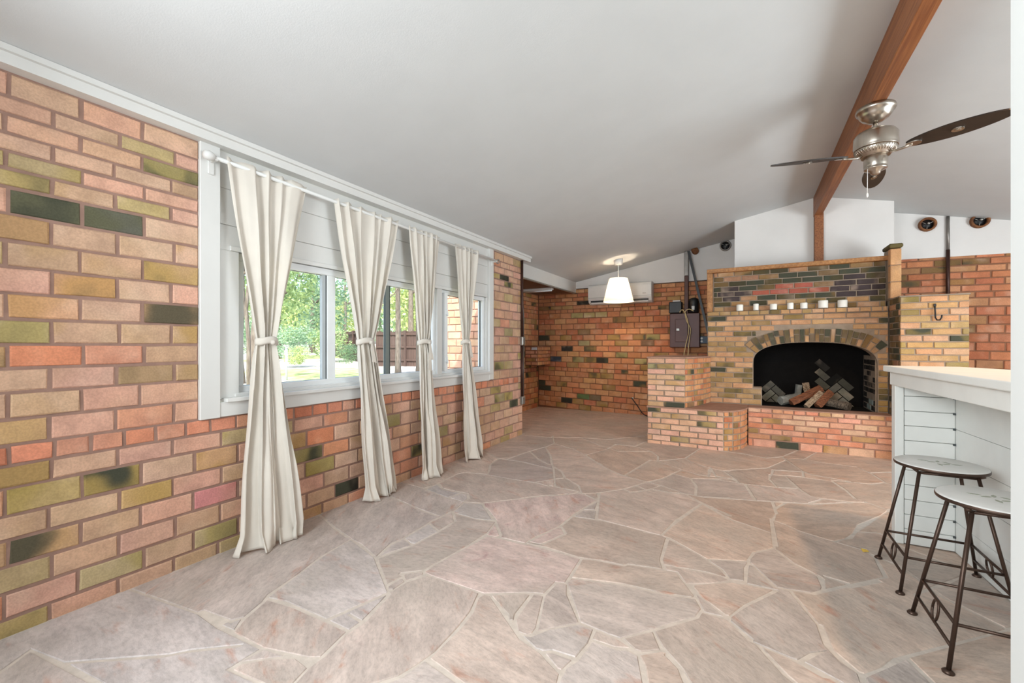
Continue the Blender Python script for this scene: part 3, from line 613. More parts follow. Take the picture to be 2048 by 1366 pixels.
[(-1.632,4.636),(-1.616,4.636),(-1.488,5.028),(-1.504,5.068),(-1.616,5.132),(-1.976,5.444),(-2.304,5.292),(-2.144,4.972),(-1.872,4.844),(-1.864,4.828),(-1.84,4.828)],
[(-0.224,4.724),(0.16,5.044),(0.344,5.476),(0.32,5.596),(0.176,5.46),(-0.112,5.556),(-0.504,5.604),(-0.6,5.02),(-0.552,4.94),(-0.368,4.764),(-0.352,4.764),(-0.36,4.796),(-0.344,4.804),(-0.328,4.748)],
[(3.336,4.756),(3.384,4.756),(3.6,4.892),(3.584,5.276),(3.328,5.62),(3.152,5.828),(2.672,5.524),(2.664,5.5),(3.072,4.796)],
[(-0.848,4.788),(-0.624,5.028),(-0.512,5.628),(-1.136,5.628),(-1.144,5.724),(-1.208,5.316),(-0.992,5.164),(-0.88,4.972)],
[(0.2,4.804),(0.44,4.876),(0.456,5.036),(0.224,4.98)],
[(4.544,4.852),(4.552,5.628),(4.4,5.548),(4.392,5.404),(4.392,4.948)],
[(3.744,4.86),(4.36,4.956),(4.376,5.276),(4.368,5.556),(4.072,5.716),(3.6,5.284),(3.624,4.9)],
[(0.832,4.9),(0.952,4.916),(1.072,5.028),(1.032,5.308),(0.96,5.508),(0.72,5.54),(0.544,5.604),(0.528,5.588),(0.504,5.604),(0.352,5.54),(0.472,5.1),(0.536,4.996),(0.816,4.916)],
[(-1.352,4.98),(-1.024,5.164),(-1.216,5.3),(-1.44,5.292),(-1.456,5.252),(-1.464,5.06)],
[(-1.504,5.084),(-1.488,5.084),(-1.48,5.116),(-1.472,5.308),(-1.272,5.316),(-1.232,5.324),(-1.224,5.34),(-1.176,5.66),(-1.136,5.812),(-1.136,6.116),(-1.616,5.508),(-1.952,5.452),(-1.64,5.18)],
[(-2.768,5.236),(-2.408,5.26),(-2.336,5.3),(-2.376,5.396),(-2.344,5.38),(-2.32,5.316),(-2.296,5.316),(-1.992,5.468),(-1.624,5.532),(-1.464,5.748),(-1.36,5.86),(-1.336,5.908),(-1.136,6.14),(-1.136,7.78),(-3.72,7.78),(-3.72,5.332),(-2.768,5.332)],
[(3.584,5.316),(3.784,5.476),(4.056,5.732),(3.992,5.948),(3.2,5.948),(3.176,5.844)],
[(0.168,5.484),(0.32,5.628),(0.512,6.092),(-0.256,6.092),(-0.256,5.628),(-0.496,5.62),(-0.08,5.572)],
[(2.664,5.548),(3.144,5.844),(3.184,5.948),(2.44,5.948)],
[(0.344,5.564),(0.376,5.564),(0.528,5.636),(0.696,6.092),(0.528,6.092),(0.448,5.876),(0.336,5.636)],
[(4.384,5.564),(4.552,5.652),(4.552,5.948),(4.016,5.948),(4.08,5.732)]]

# ---------------------------------------------------------------- bricks laid one by one
_bm = {}
def brick_mesh(L, h, d, var):
    key = (round(L * 100), round(h * 250), round(d * 100), var)
    if key in _bm: return _bm[key]
    r = random.Random(hash(key) & 0xffff)
    L2, h2 = key[0] / 200, key[1] / 500
    e = .0045
    def ring(ins, y, j):
        out = []
        for x, z in ((-L2, -h2), (0, -h2), (L2, -h2), (L2, h2), (0, h2), (-L2, h2)):
            sx = (x > 0) - (x < 0); sz = (z > 0) - (z < 0)
            out.append((x - sx * ins + r.uniform(-j, j), y, z - sz * ins + r.uniform(-j, j)))
        return out
    vs = ring(0, -d, 0) + ring(0, -e, .0022) + ring(e, 0, .0022)
    n = 6
    fs = [tuple(range(12, 18))[::-1]]
    for a in (0, 6):
        for k in range(n):
            fs.append((a + k, a + n + k, a + n + (k + 1) % n, a + (k + 1) % n))
    me = mesh_of(vs, fs, MT['brick'], name='brick')
    _bm[key] = (me, key[0] / 100, key[1] / 250)
    return _bm[key]

def pick(pal, r):
    t = r.random() * sum(p[2] for p in pal)
    for c, a, w in pal:
        t -= w
        if t <= 0: break
    j = r.uniform(.90, 1.08)
    l = lin(c)
    return [min(1, l[0] * j * r.uniform(.97, 1.03)), min(1, l[1] * j), min(1, l[2] * j * r.uniform(.95, 1.05)), a * r.uniform(.75, 1.2)]

def lay(parent, O, D, courses, free, pal, seed, depth=.035, tilt=None, joint=.012, special=(), limit=300, color=None, proud=.0):
    r = random.Random(seed)
    D = Vector((D[0], D[1], 0)).normalized()
    Nn = Vector((D.y, -D.x, 0)); R = -D; Z = Vector((0, 0, 1))
    off = Vector((0, 0, 0)); p = parent
    while p: off += p.location; p = p.parent
    todo = []
    for ci, (z0, z1, L, o) in enumerate(courses):
        for a, b in free(z0, z1):
            k = math.floor((a - o) / L) - 1
            e0 = a
            while e0 < b - .02:
                k += 1
                e1 = o + k * L + r.uniform(-.010, .010)
                if e1 <= a + .04: continue
                if e1 > b - .04: e1 = b
                todo.append((ci, e0, e1, z0, z1)); e0 = e1
    sp = {}
    for (u, z, c, al) in special:
        q = min(range(len(todo)), key=lambda i: max(abs(u - (todo[i][1] + todo[i][2]) / 2) / (todo[i][2] - todo[i][1]), abs(z - (todo[i][3] + todo[i][4]) / 2) / (todo[i][4] - todo[i][3])))
        sp[q] = (*lin(c), al)
    rest = MB()
    keep = set(range(len(todo)))
    if len(todo) > limit:
        def size(i):
            ci, a, b, z0, z1 = todo[i]
            q = Vector((O[0], O[1], 0)) + D * ((a + b) / 2)
            d = (-q.x * SN + q.y * CS)
            return (b - a) * (z1 - z0) / max(d, .3) ** 2
        keep = set(sorted(keep, key=size, reverse=True)[:limit])
    for i, (ci, a, b, z0, z1) in enumerate(todo):
        jl, jz = joint * r.uniform(.8, 1.3), joint * r.uniform(.85, 1.15)
        um, zm = (a + b) / 2, (z0 + z1) / 2
        L, h = max(.02, b - a - jl), max(.02, z1 - z0 - jz)
        ang = r.uniform(-.006, .006)
        if tilt:
            dz, da = tilt(um, zm); zm += dz; ang += da
        P = Vector((O[0], O[1], 0)) + D * um + Z * zm + Nn * (proud + r.uniform(-.003, .003))
        ca, sa = math.cos(ang), math.sin(ang)
        X = R * ca - Z * sa; Zz = Z * ca + R * sa
        me, ML, Mh = brick_mesh(L, h, depth, r.randrange(3))
        sx, sz = L / ML, h / Mh
        M = Matrix(((X.x * sx, Nn.x, Zz.x * sz, P.x - off.x), (X.y * sx, Nn.y, Zz.y * sz, P.y - off.y), (X.z * sx, Nn.z, Zz.z * sz, P.z - off.z), (0, 0, 0, 1)))
        c = sp.get(i) or (color(um, zm, r) if color else None) or pick(pal, r)
        if i in keep:
            ob = bpy.data.objects.new('brick', me); COL.objects.link(ob)
            ob.parent = parent; ob.matrix_basis = M; ob.color = c
        else:
            rest.add([M @ v.co + off for v in me.vertices], [tuple(f.vertices) for f in me.polygons])
    if rest.v:
        ob = rest.build('brick_fill', MT['brick'], parent, kind='stuff'); ob.color = pick(pal, r)
    return len(todo)

def piece(name, mb, parent, c):
    ob = mb.build(name, MT['brick'], parent); ob.color = c
    return ob

PAL_LEFT = [((208, 170, 144), .10, 30), ((214, 166, 144), .0, 26), ((200, 162, 134), .18, 22), ((212, 150, 122), .0, 12), ((190, 164, 124), .36, 14), ((184, 160, 116), .46, 7), ((204, 162, 136), .42, 8)]
PAL_BACK = [((204, 140, 98), .0, 30), ((196, 132, 92), .05, 28), ((206, 152, 108), .1, 20), ((192, 118, 84), .0, 14), ((176, 138, 92), .45, 12), ((150, 116, 82), .62, 5)]
PAL_FIRE = [((190, 148, 106), .12, 22), ((196, 148, 110), .0, 18), ((178, 142, 98), .36, 20), ((160, 130, 92), .52, 13), ((206, 160, 124), .0, 10), ((134, 112, 82), .62, 10)]
PAL_FIRETOP = [((148, 116, 84), .42, 18), ((126, 100, 74), .56, 20), ((98, 84, 64), .68, 18), ((176, 132, 98), .2, 12), ((82, 74, 60), .8, 16), ((164, 120, 94), .3, 8)]
PAL_HEARTH = [((216, 158, 132), .0, 28), ((206, 148, 116), .1, 22), ((190, 146, 104), .4, 14), ((214, 172, 142), .05, 16), ((208, 136, 106), .0, 14), ((168, 134, 100), .62, 7)]
PAL_RIGHT = [((196, 126, 92), .0, 30), ((186, 114, 82), .05, 24), ((182, 130, 94), .3, 16), ((140, 106, 76), .55, 10), ((200, 140, 104), .0, 12)]
DK, OL, OD, PK, SR, BK = (104, 102, 90), (188, 168, 128), (166, 150, 112), (214, 142, 140), (220, 142, 108), (58, 54, 50)

# ---------------------------------------------------------------- floor
floor = B(-4.1, 4.62, -3.1, 8.3, -.09, -.0035).build('floor', MT['grout'])
tag(floor, 'flagstone floor of irregular tan and pinkish slabs with raised pale joints', 'floor', kind='structure')
def stone_color(cx, cy, area):
    r = rng
    t = min(1, max(0, (cx + 2.4) / 3.4)); d = min(1, max(0, (cy - 2.6) / 3.6))
    a, b = lin((198, 186, 181)), lin((200, 181, 167))
    c = [a[i] * (1 - t) + b[i] * t for i in range(3)]
    e = lin((196, 166, 146))
    c = [c[i] * (1 - .7 * d) + e[i] * .7 * d for i in range(3)]
    j = r.uniform(.88, 1.07); w = r.uniform(-.05, .05)
    return [c[0] * j * (1 + w), c[1] * j, c[2] * j * (1 - w), r.uniform(.1, .42)]
for poly in STONES:
    n = len(poly)
    A = sum(p[0] * q[1] - p[1] * q[0] for p, q in zip(poly, poly[1:] + poly[:1])) / 2
    if A < 0: poly = poly[::-1]; A = -A
    cx = sum(p[0] for p in poly) / n; cy = sum(p[1] for p in poly) / n
    z = rng.uniform(-.0012, .0014)
    ins = .0035
    top = []
    for i in range(n):
        a, b, c = Vector(poly[i - 1]), Vector(poly[i]), Vector(poly[(i + 1) % n])
        d1 = (b - a).normalized(); d2 = (c - b).normalized()
        nn = Vector((-d1.y - d2.y, d1.x + d2.x))
        nn = nn.normalized() if nn.length > 1e-4 else Vector((-d1.y, d1.x))
        top.append((b.x + nn.x * ins - cx, b.y + nn.y * ins - cy, z))
    vs = [(p[0] - cx, p[1] - cy, -.02) for p in poly] + [(p[0] - cx, p[1] - cy, z - .003) for p in poly] + top
    fs = [tuple(range(2 * n, 3 * n))]
    for a in (0, n):
        for k in range(n): fs.append((a + k, a + (k + 1) % n, a + n + (k + 1) % n, a + n + k))
    ob = link('flagstone', mesh_of(vs, fs, MT['stone'], name='flagstone'), floor, (cx, cy, 0))
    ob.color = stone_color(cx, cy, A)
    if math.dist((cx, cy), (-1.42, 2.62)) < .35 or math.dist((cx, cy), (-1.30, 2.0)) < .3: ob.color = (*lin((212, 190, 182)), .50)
    if cy > 6.3 and cx < -1: ob.color = (*lin((206, 160, 144)), .12)

# ---------------------------------------------------------------- left wall
XW = -2.78
wl_ = MB()
wl_.box(-2.97, XW - .006, -3.0, 1.27, -.09, 2.56)
wl_.box(-2.97, XW - .006, 4.485, 5.29, -.09, 2.50)
wl_.box(-2.97, XW - .006, 1.27, 4.485, -.09, .815)
wall_left = wl_.build('wall_left', MT['mortar'])
tag(wall_left, 'long brick wall with the curtained windows, salmon and olive bricks', 'wall', kind='structure')
ZB = [-.03, .071, .181, .295, .408, .514, .633, .729, .816, .929, 1.044, 1.148, 1.252, 1.363, 1.475, 1.588, 1.70, 1.815, 1.93, 2.01, 2.085, 2.162, 2.245, 2.321, 2.426]
cl = []
for i in range(len(ZB) - 1):
    L = .132 if i == 7 else .236
    cl.append((ZB[i], ZB[i + 1], L, (.015 if i % 2 else .133) + (rng.uniform(-.05, .05) if i > 17 else rng.uniform(-.012, .012))))
# the photograph puts the head joints of the big courses at y 0.54, 0.77, 1.00 on the odd ones
cl = [(a, b, L, .542 - .236 * 3 + (.118 if i % 2 == 0 else 0) + (o - .07) * .15) if L > .2 else (a, b, L, o) for i, (a, b, L, o) in enumerate(cl)]
LS = [(.67, 1.88, DK, .48), (.92, 1.87, DK, .44), (1.11, 2.22, OD, .62), (1.12, 1.65, (196, 160, 116), .42), (.83, 1.53, (206, 158, 120), .40), (.70, 1.43, (214, 164, 130), .36), (.60, 1.32, OL, .34),
      (1.16, 1.36, (196, 158, 116), .42), (1.14, 1.13, (168, 138, 106), .30), (.63, 1.25, SR, 0), (.63, .53, (186, 160, 110), .52), (.86, .57, (176, 150, 104), .62), (1.10, .51, (200, 164, 116), .46),
      (1.35, .52, (200, 158, 118), .52), (1.26, .36, PK, .1), (1.42, .12, OL, .36), (.85, .12, OL, .36), (.60, .85, (204, 164, 120), .3), (.67, .64, (204, 164, 120), .36), (1.98, .45, OD, .56), (2.28, .42, OL, .44),
      (2.06, .34, (170, 150, 100), .48), (1.86, .58, (190, 150, 110), .4), (2.41, .15, BK, .8), (4.93, 2.02, OD, .55), (2.89, .61, OD, .6), (3.46, .32, OD, .5), (4.55, .53, OD, .5), (4.80, 2.10, BK, .7),
      (2.06, .55, SR, 0), (2.25, .50, (216, 150, 116), 0), (4.9, 1.45, OD, .45), (5.0, .42, DK, .6), (4.75, .95, OD, .45)]
lay(wall_left, (XW, 0), (0, 1), cl, lambda a, b: [(.42, 5.29)] if b < .84 else [(.42, 1.268), (4.49, 5.29)], PAL_LEFT, 3, special=LS, joint=.014,
    color=lambda u, z, r: pick([((216, 142, 112), 0, 3), ((210, 150, 124), 0, 2), ((204, 128, 98), 0, 1)], r) if .73 < z < .81 else None)

# ---------------------------------------------------------------- alcove walls, back walls, chimney
wall_alcove = B(-4.05, -3.744, 5.22, 8.0, -.09, 2.6).build('wall_alcove', MT['mortar_dark'])
tag(wall_alcove, 'short brick return wall on the left of the back alcove', 'wall', kind='structure')
cb = [(-.02, .085), (.085, .192), (.192, .298), (.298, .404), (.404, .51), (.51, .616), (.616, .722), (.722, .80)]
z = .80
while z < 1.86: cb.append((z, z + .1075)); z += .1075
cb.append((z, z + .07)); z += .07
while z < 2.31: cb.append((z, z + .0765)); z += .0765
cback = []
for i, (a, b) in enumerate(cb):
    hd = (b - a) < .079 and (i == 7 or abs(a - 1.875) < .03)
    cback.append((a, min(b, 2.33), .132 if hd else .236, (.06 if i % 2 else .178) + rng.uniform(-.02, .02)))
lay(wall_alcove, (-3.735, 0), (0, 1), [c for c in cback if c[0] < 2.2], lambda a, b: [(5.3, 7.79)], PAL_BACK, 8, joint=.013)
wo = B(-4.05, -2.98, 5.14, 5.21, -.3, 2.6).build('wall_outside', MT['mortar'])
tag(wo, 'sunlit orange brick wall outside, seen through the right-hand window', 'wall', kind='structure')
lay(wo, (0, 5.131), (1, 0), [c for c in cback if c[0] < 2.2], lambda a, b: [(-4.05, -3.1)], [((206, 160, 138), 0, 1), ((210, 168, 146), .05, 1), ((200, 152, 130), .1, 1)], 9, joint=.013)

def ceil_z(x): return 3.0135 + .188 * x if x < .768 else 3.158 - .235 * (x - .768)
wall_back = B(-4.05, .2, 7.809, 8.05, -.09, 2.33).build('wall_back', MT['mortar_dark'])
tag(wall_back, 'orange brick back wall of the alcove behind the pendant lamp', 'wall', kind='structure')
BS = [(-3.23, 1.15, BK, .6), (-3.33, .94, (70, 76, 92), .2), (-2.67, 1.25, OD, .55), (-2.97, 1.0, OD, .6), (-2.77, .99, OD, .45), (-2.5, .96, OD, .5), (-2.31, .94, BK, .7), (-2.01, 1.07, OD, .58), (-1.58, 1.38, BK, .6),
      (-1.45, 1.38, OD, .55), (-1.56, 1.25, (120, 92, 70), .5), (-2.9, 1.82, OL, .48), (-2.58, 1.81, OL, .46), (-2.37, 1.8, OL, .42), (-1.8, .96, OL, .45), (-3.68, .44, BK, .95), (-3.62, .33, BK, .85), (-3.18, .11, BK, .75),
      (-2.67, .20, (110, 128, 92), .4), (-2.5, .29, (130, 110, 84), .4), (-2.9, 2.09, BK, .6)]
def back_tilt(u, z):
    k = max(0, 1 - z / 1.3)
    return -.042 * (u + 2.4) * k, -.042 * k
lay(wall_back, (0, 7.8), (1, 0), cback, lambda a, b: [(-3.735, -1.22)] if b < 1.0 else [(-3.735, -.6)], PAL_BACK, 10, special=BS, tilt=back_tilt, joint=.013)
MB().extr([(-2.95, 7.80, 2.34), (.2, 7.80, 2.34), (.2, 7.80, ceil_z(.2) + .05), (-2.95, 7.80, ceil_z(-2.95) + .05)], (0, .25, 0)).build('plaster', MT['plaster'], wall_back)

wall_br = B(1.3, 4.7, 7.209, 7.45, -.09, 2.34).build('wall_right_back', MT['mortar_dark'])
tag(wall_br, 'red brick wall to the right of the fireplace under white plaster', 'wall', kind='structure')
cr = []
z = -.10
while z < 1.75: cr.append((z, z + .107)); z += .107
cr.append((z, z + .075)); z += .075
while z < 2.33: cr.append((z, z + .0805)); z += .0805
cr = [(a, b, .16 if .074 < b - a < .0755 else .25, (0 if i % 2 else .125) + rng.uniform(-.02, .02)) for i, (a, b) in enumerate(cr)]
lay(wall_br, (0, 7.2), (1, 0), cr, lambda a, b: [(1.94, 4.59)] if b < 1.7 else [(1.5, 4.59)], PAL_RIGHT, 12, tilt=lambda u, z: (-.018 * (u - 2.1), -.018), joint=.014)
MB().extr([(1.3, 7.188, 2.352), (4.62, 7.188, 2.29), (4.62, 7.188, 2.33), (3.6, 7.188, ceil_z(3.6) + .05), (1.3, 7.188, ceil_z(1.3) + .05)], (0, .2, 0)).build('plaster', MT['plaster'], wall_br)
wc = MB().extr([(-.175, 6.7, 2.26), (1.524, 6.7, 2.26), (1.524, 6.7, ceil_z(1.524) + .05), (.768, 6.7, ceil_z(.768) + .05), (-.175, 6.7, ceil_z(-.175) + .05)], (0, 1.2, 0)).build('wall_chimney', MT['plaster'])
tag(wc, 'white plastered chimney breast rising above the brick fireplace to the ridge', 'wall', kind='structure')

# ---------------------------------------------------------------- ceiling, other shell walls, trims
T = .14
ce = MB().extr([(-3.05, -3.1, ceil_z(-3.05)), (.768, -3.1, ceil_z(.768)), (4.75, -3.1, ceil_z(4.75)), (4.75, -3.1, ceil_z(4.75) + T), (.768, -3.1, ceil_z(.768) + T), (-3.05, -3.1, ceil_z(-3.05) + T)], (0, 11.3, 0)).build('ceiling', MT['ceil'])
tag(ce, 'white painted vaulted ceiling sloping up to the wooden ridge beam', 'ceiling', kind='structure')
soff = B(-4.04, -2.95, 5.22, 7.81, 2.265, 2.40).build('ceiling', MT['roof'])
tag(soff, 'low brown boarded soffit over the alcove, behind the white fascia', 'ceiling', kind='structure')
fas = B(-2.955, -2.93, 5.25, 7.80, 2.255, 2.50).build('trim_1', MT['white'])
tag(fas, 'white fascia board along the edge of the dropped alcove ceiling', 'trim', kind='structure')
B(-2.95, -2.915, 5.25, 7.79, 2.235, 2.257).build('track', MT['galv'], fas)
cor = MB()
cor.box(-2.79, -2.715, -3.0, 5.42, 2.428, 2.50)
cor.box(-2.79, -2.695, -3.0, 5.42, 2.478, 2.505)
cor = cor.build('trim_2', MT['white'])
tag(cor, 'white cornice board along the top of the left brick wall', 'trim', kind='structure')
wr = B(4.6, 4.75, -3.1, 8.1, -.09, 2.4).build('wall_right', MT['plaster']); tag(wr, 'white right-hand wall of the room behind the bar', 'wall', kind='structure')
wre = MB().extr([(-3.0, -3.0, -.09), (4.7, -3.0, -.09), (4.7, -3.0, 2.3), (.768, -3.0, 3.2), (-3.0, -3.0, 2.5)], (0, -.12, 0)).build('wall_rear', MT['plaster']); tag(wre, 'white rear wall behind the photographer', 'wall', kind='structure')
wf = MB().extr([(.43, 1.0, -.09), (4.65, 1.0, -.09), (4.65, 1.0, 2.3), (.768, 1.0, 3.17), (.43, 1.0, 3.11)], (0, .155, 0)).build('wall_front', MT['jamb'])
tag(wf, 'white door jamb at the right edge, close to the camera', 'wall', kind='structure')
B(.415, .432, 1.0, 1.118, 0, 3.0, .003).build('door_stop', MT['jamb'], wf)
bm_ = B(.726, .811, -2.95, 6.70, 2.90, 3.19, .004).build('ridge_beam', MT['beam'])
tag(bm_, 'reddish brown ridge beam running under the peak of the ceiling', 'beam', kind='structure')
ps = B(.73, .825, 6.61, 6.70, 2.276, 2.985, .004).build('post', MT['beam'])
tag(ps, 'brown wooden post against the chimney breast, under the ridge beam end', 'post', kind='structure')

# ---------------------------------------------------------------- fireplace
fp = empty('fireplace', (.45, 6.35, 0), 'wide brick fireplace with a sooty arched opening and wood-trimmed top', 'fireplace')
XC, AA, BBz, ZS, NE = .675, .625, .262, 1.022, 2.5
def sgnp(v, e): return math.copysign(abs(v) ** e, v)
def arch(t): return (XC + AA * sgnp(math.cos(t), 2 / NE), ZS + BBz * sgnp(math.sin(t), 2 / NE))
def archn(t):
    (x0, z0), (x1, z1) = arch(t - .01), arch(t + .01)
    d = Vector((x1 - x0, z1 - z0)).normalized()
    return Vector((d.y, -d.x)) if Vector((d.y, -d.x)).dot(Vector((arch(t)[0] - XC, arch(t)[1] - ZS + .3))) > 0 else Vector((-d.y, d.x))
AT = [math.pi * (1 - k / 24) for k in range(25)]
outline = [(-.494, 0), (.146, 0), (.146, .70), (.05, .70)] + [arch(t) for t in AT] + [(1.30, 0), (1.397, 0), (1.397, 1.64), (-.494, 1.64)]
MB().extr([(x, 6.359, z) for x, z in outline], (0, .20, 0)).build('masonry', MT['mortar_tan'], fp)
core = MB()
core.box(-.46, 1.385, 6.409, 7.1, 1.645, 2.235)
core.box(-.494, 1.385, 6.315, 6.5, 1.64, 1.692)
core.build('upper_masonry', MT['mortar_tan'], fp)
fb = MB()
fb.box(-.49, .05, 6.55, 7.15, .0, 1.64); fb.box(1.30, 1.39, 6.55, 7.15, 0, 1.64)
fb.box(.0, 1.35, 6.98, 7.15, 0, 1.64); fb.box(0, 1.35, 6.5, 7.15, 1.34, 1.64); fb.box(0, 1.35, 6.36, 7.15, .40, .452)
fbo = fb.build('firebox', MT['soot'], fp)
# voussoirs
pts = []
ang = [math.radians(158 - 136 * k / 240) for k in range(241)]
acc = [0]
for a, b in zip(ang, ang[1:]): acc.append(acc[-1] + math.dist(arch(a), arch(b)))
NV = 25
cuts = []
for k in range(NV + 1):
    tgt = acc[-1] * k / NV
    i = min(range(241), key=lambda q: abs(acc[q] - tgt)); cuts.append(ang[i])
vpal = [((112, 94, 74), .6, 6), ((168, 130, 94), .2, 6), ((84, 80, 70), .8, 6), ((140, 108, 78), .5, 5), ((188, 144, 106), .05, 3)]
def wedge(t0, t1, r0, r1, c):
    m = MB(); q = []
    g = .006
    for (t, sgn) in ((t0, 1), (t1, -1)):
        n = archn(t); p = Vector(arch(t)); tv = Vector((n.y, -n.x)) * (sgn * g)
        q.append([(p + n * r + tv) for r in (r0 + g, r1 - g)])
    poly = [q[0][0], q[0][1], q[1][1], q[1][0]]
    m.extr([(p.x, 6.342, p.y) for p in poly], (0, .12 if r0 < .01 else .04, 0))
    piece('arch_brick', m, fp, c)
for k in range(NV):
    th = .17 * rng.uniform(.95, 1.06)
    if k % 3 != 1:
        sp = th * rng.uniform(.38, .62)
        wedge(cuts[k], cuts[k + 1], 0, sp, pick(vpal, rng)); wedge(cuts[k], cuts[k + 1], sp, th, pick(vpal, rng))
    else: wedge(cuts[k], cuts[k + 1], 0, th, pick(vpal, rng))
ringt = [math.radians(158 - 136 * k / 60) for k in range(61)]
outer = [Vector(arch(t)) + archn(t) * .178 for t in ringt]
ringp = [(p.x, p.y) for p in outer] + [arch(t) for t in ringt[::-1]]
openp = [(.146, .3), (.146, .70), (.05, .70)] + [arch(t) for t in AT] + [(1.30, .3)]
def span(poly, z):
    xs = []
    for (xa, za), (xb, zb) in zip(poly, poly[1:] + poly[:1]):
        if (za - z) * (zb - z) < 0: xs.append(xa + (xb - xa) * (z - za) / (zb - za))
    return xs
def fp_free(z0, z1):
    xs = []
    for k in range(5):
        z = z0 + (z1 - z0) * (k + .02) / 4.05
        xs += span(ringp, z) + span(openp, z)
    if not xs: return [(-.494, 1.397)]
    return [(-.494, min(xs) - .004), (max(xs) + .004, 1.397)]
zz = .475; cf = []
k = 0
while zz < 1.62:
    cf.append((zz, min(zz + .0683, 1.636), .213, (.03 if k % 2 else .136) + rng.uniform(-.03, .03))); zz += .0683; k += 1
n1 = lay(fp, (0, 6.35), (1, 0), cf, fp_free, PAL_FIRE, 21, joint=.012)
n2 = lay(fp, (0, 6.305), (1, 0), [(1.637, 1.696, .112, .0)], lambda a, b: [(-.494, 1.38)], PAL_FIRE, 22, joint=.011, depth=.06)
cu = []; zz = 1.696; k = 0
while zz < 2.20:
    cu.append((zz, zz + .0672, .205, (.0 if k % 2 else .1) + rng.uniform(-.04, .04))); zz += .0672; k += 1
def up_color(u, z, r):
    j = r.uniform(.85, 1.1)
    l = lin((72, 60, 60))
    if (abs(u + .175) < .13 and 1.85 < z < 2.06) or (abs(u - 1.10) < .14 and 1.82 < z < 2.07) or (abs(u - 1.12) < .3 and 1.92 < z < 1.985): return [l[0] * j, l[1] * j, l[2] * j, 0]
    l = lin((170, 92, 78))
    if (abs(u - .45) < .2 and 1.89 < z < 2.06) or (abs(u - .45) < .33 and 1.92 < z < 1.985): return [l[0] * j, l[1] * j, l[2] * j, .3]
    if z < 1.80 and r.random() < .6: return pick(PAL_FIRE, r)
n3 = lay(fp, (0, 6.40), (1, 0), cu, lambda a, b: [(-.42, 1.385)], PAL_FIRETOP, 23, joint=.011, color=up_color)
B(-.50, 1.392, 6.33, 6.44, 2.222, 2.274, .004).build('top_trim', MT['trimwood'], fp, label='reddish brown wooden trim along the fireplace top')
B(-.498, -.432, 6.335, 6.42, 1.697, 2.221, .004).build('side_trim', MT['trimwood'], fp, label='orange brown upright wooden batten')
# herringbone lining showing pale through the soot
def soot_col(x, z, r):
    k = max(0, 1 - math.hypot((x - 1.02) / .34, (z - .50) / .30)) * 1.5 + max(0, 1 - math.hypot((x - .26) / .22, (z - .52) / .24)) * 1.3 + max(0, 1 - math.hypot((x - .84) / .10, (z - .80) / .24)) * .5
    k = min(1, k) ** 1.3 * r.uniform(.6, 1.0)
    a, b = lin((10, 9, 9)), lin((170, 164, 148))
    return [a[i] * (1 - k) + b[i] * k for i in range(3)] + [.1]
def herring(x0, x1, z0, z1, place):
    r = random.Random(4)
    s = .088
    for i in range(-30, 40):
        for j in range(-30, 40):
            k = (i - j) % 4
            if k == 0: a, b, c, d = i, i + 2, j, j + 1
            elif k == 3: a, b, c, d = i, i + 1, j, j + 2
            else: continue
            q = [(a * s + .005, c * s + .005), (b * s - .005, c * s + .005), (b * s - .005, d * s - .005), (a * s + .005, d * s - .005)]
            q = [((u - v) * .7071 + .7, (u + v) * .7071 + .2) for u, v in q]
            cx = sum(p[0] for p in q) / 4; cz = sum(p[1] for p in q) / 4
            if not (x0 < min(p[0] for p in q) and max(p[0] for p in q) < x1 and z0 < cz < z1): continue
            if soot_col(cx, cz, random.Random(1))[0] < .006: continue
            piece('lining_brick', place(q), fp, soot_col(cx, cz, r))
herring(.05, 1.30, .40, 1.0, lambda q: MB().extr([(x, 6.974, z) for x, z in q], (0, .02, 0)))
# right cheek of the firebox: dark bricks with pale joints
cheek = B(1.288, 1.31, 6.40, 6.98, .45, 1.12).build('cheek', MT['mortar_tan'], fp)
lay(cheek, (1.286, 0), (0, -1), [(.46 + .0683 * i, .46 + .0683 * (i + 1), .2, .1 * (i % 2)) for i in range(9)], lambda a, b: [(-6.97, -6.41)], [((34, 30, 28), .2, 1), ((44, 38, 34), .2, 1)], 25, joint=.009, depth=.012,
    color=lambda u, z, r: ([v * 1.0 for v in lin((150, 160, 154))] + [.1]) if (z < .62 and -6.75 < u < -6.55) else None)
print('fireplace bricks', n1 + n2 + n3)

# hearth
hp = empty('brick_hearth', (.7, 6.08, 0), 'low raised brick hearth of pink bricks in front of the fireplace opening', 'hearth')
MB().prism([(-.012, 6.089), (1.388, 6.089), (1.388, 6.347), (-.012, 6.347)], -.03, .458).build('masonry', MT['mortar_hearth'], hp)
B(-.012, 1.388, 6.082, 6.347, .452, .472, .004).build('hearth_slab', MT['mortar_hearth'], hp)
ch = [(-.03, .092, .235, .0)] + [(.092 + .0665 * i, .092 + .0665 * (i + 1), .225, .11 * (i % 2)) for i in range(4)] + [(.358, .452, .118, .03)]
ch = [(-.03, .085, .235, .05), (.085, .152, .225, .0), (.152, .219, .225, .115), (.219, .286, .225, .02), (.286, .353, .225, .13), (.353, .412, .215, .03), (.412, .468, .118, .0)]
lay(hp, (0, 6.08), (1, 0), ch, lambda a, b: [(-.014, 1.388)], PAL_HEARTH, 31, joint=.013)

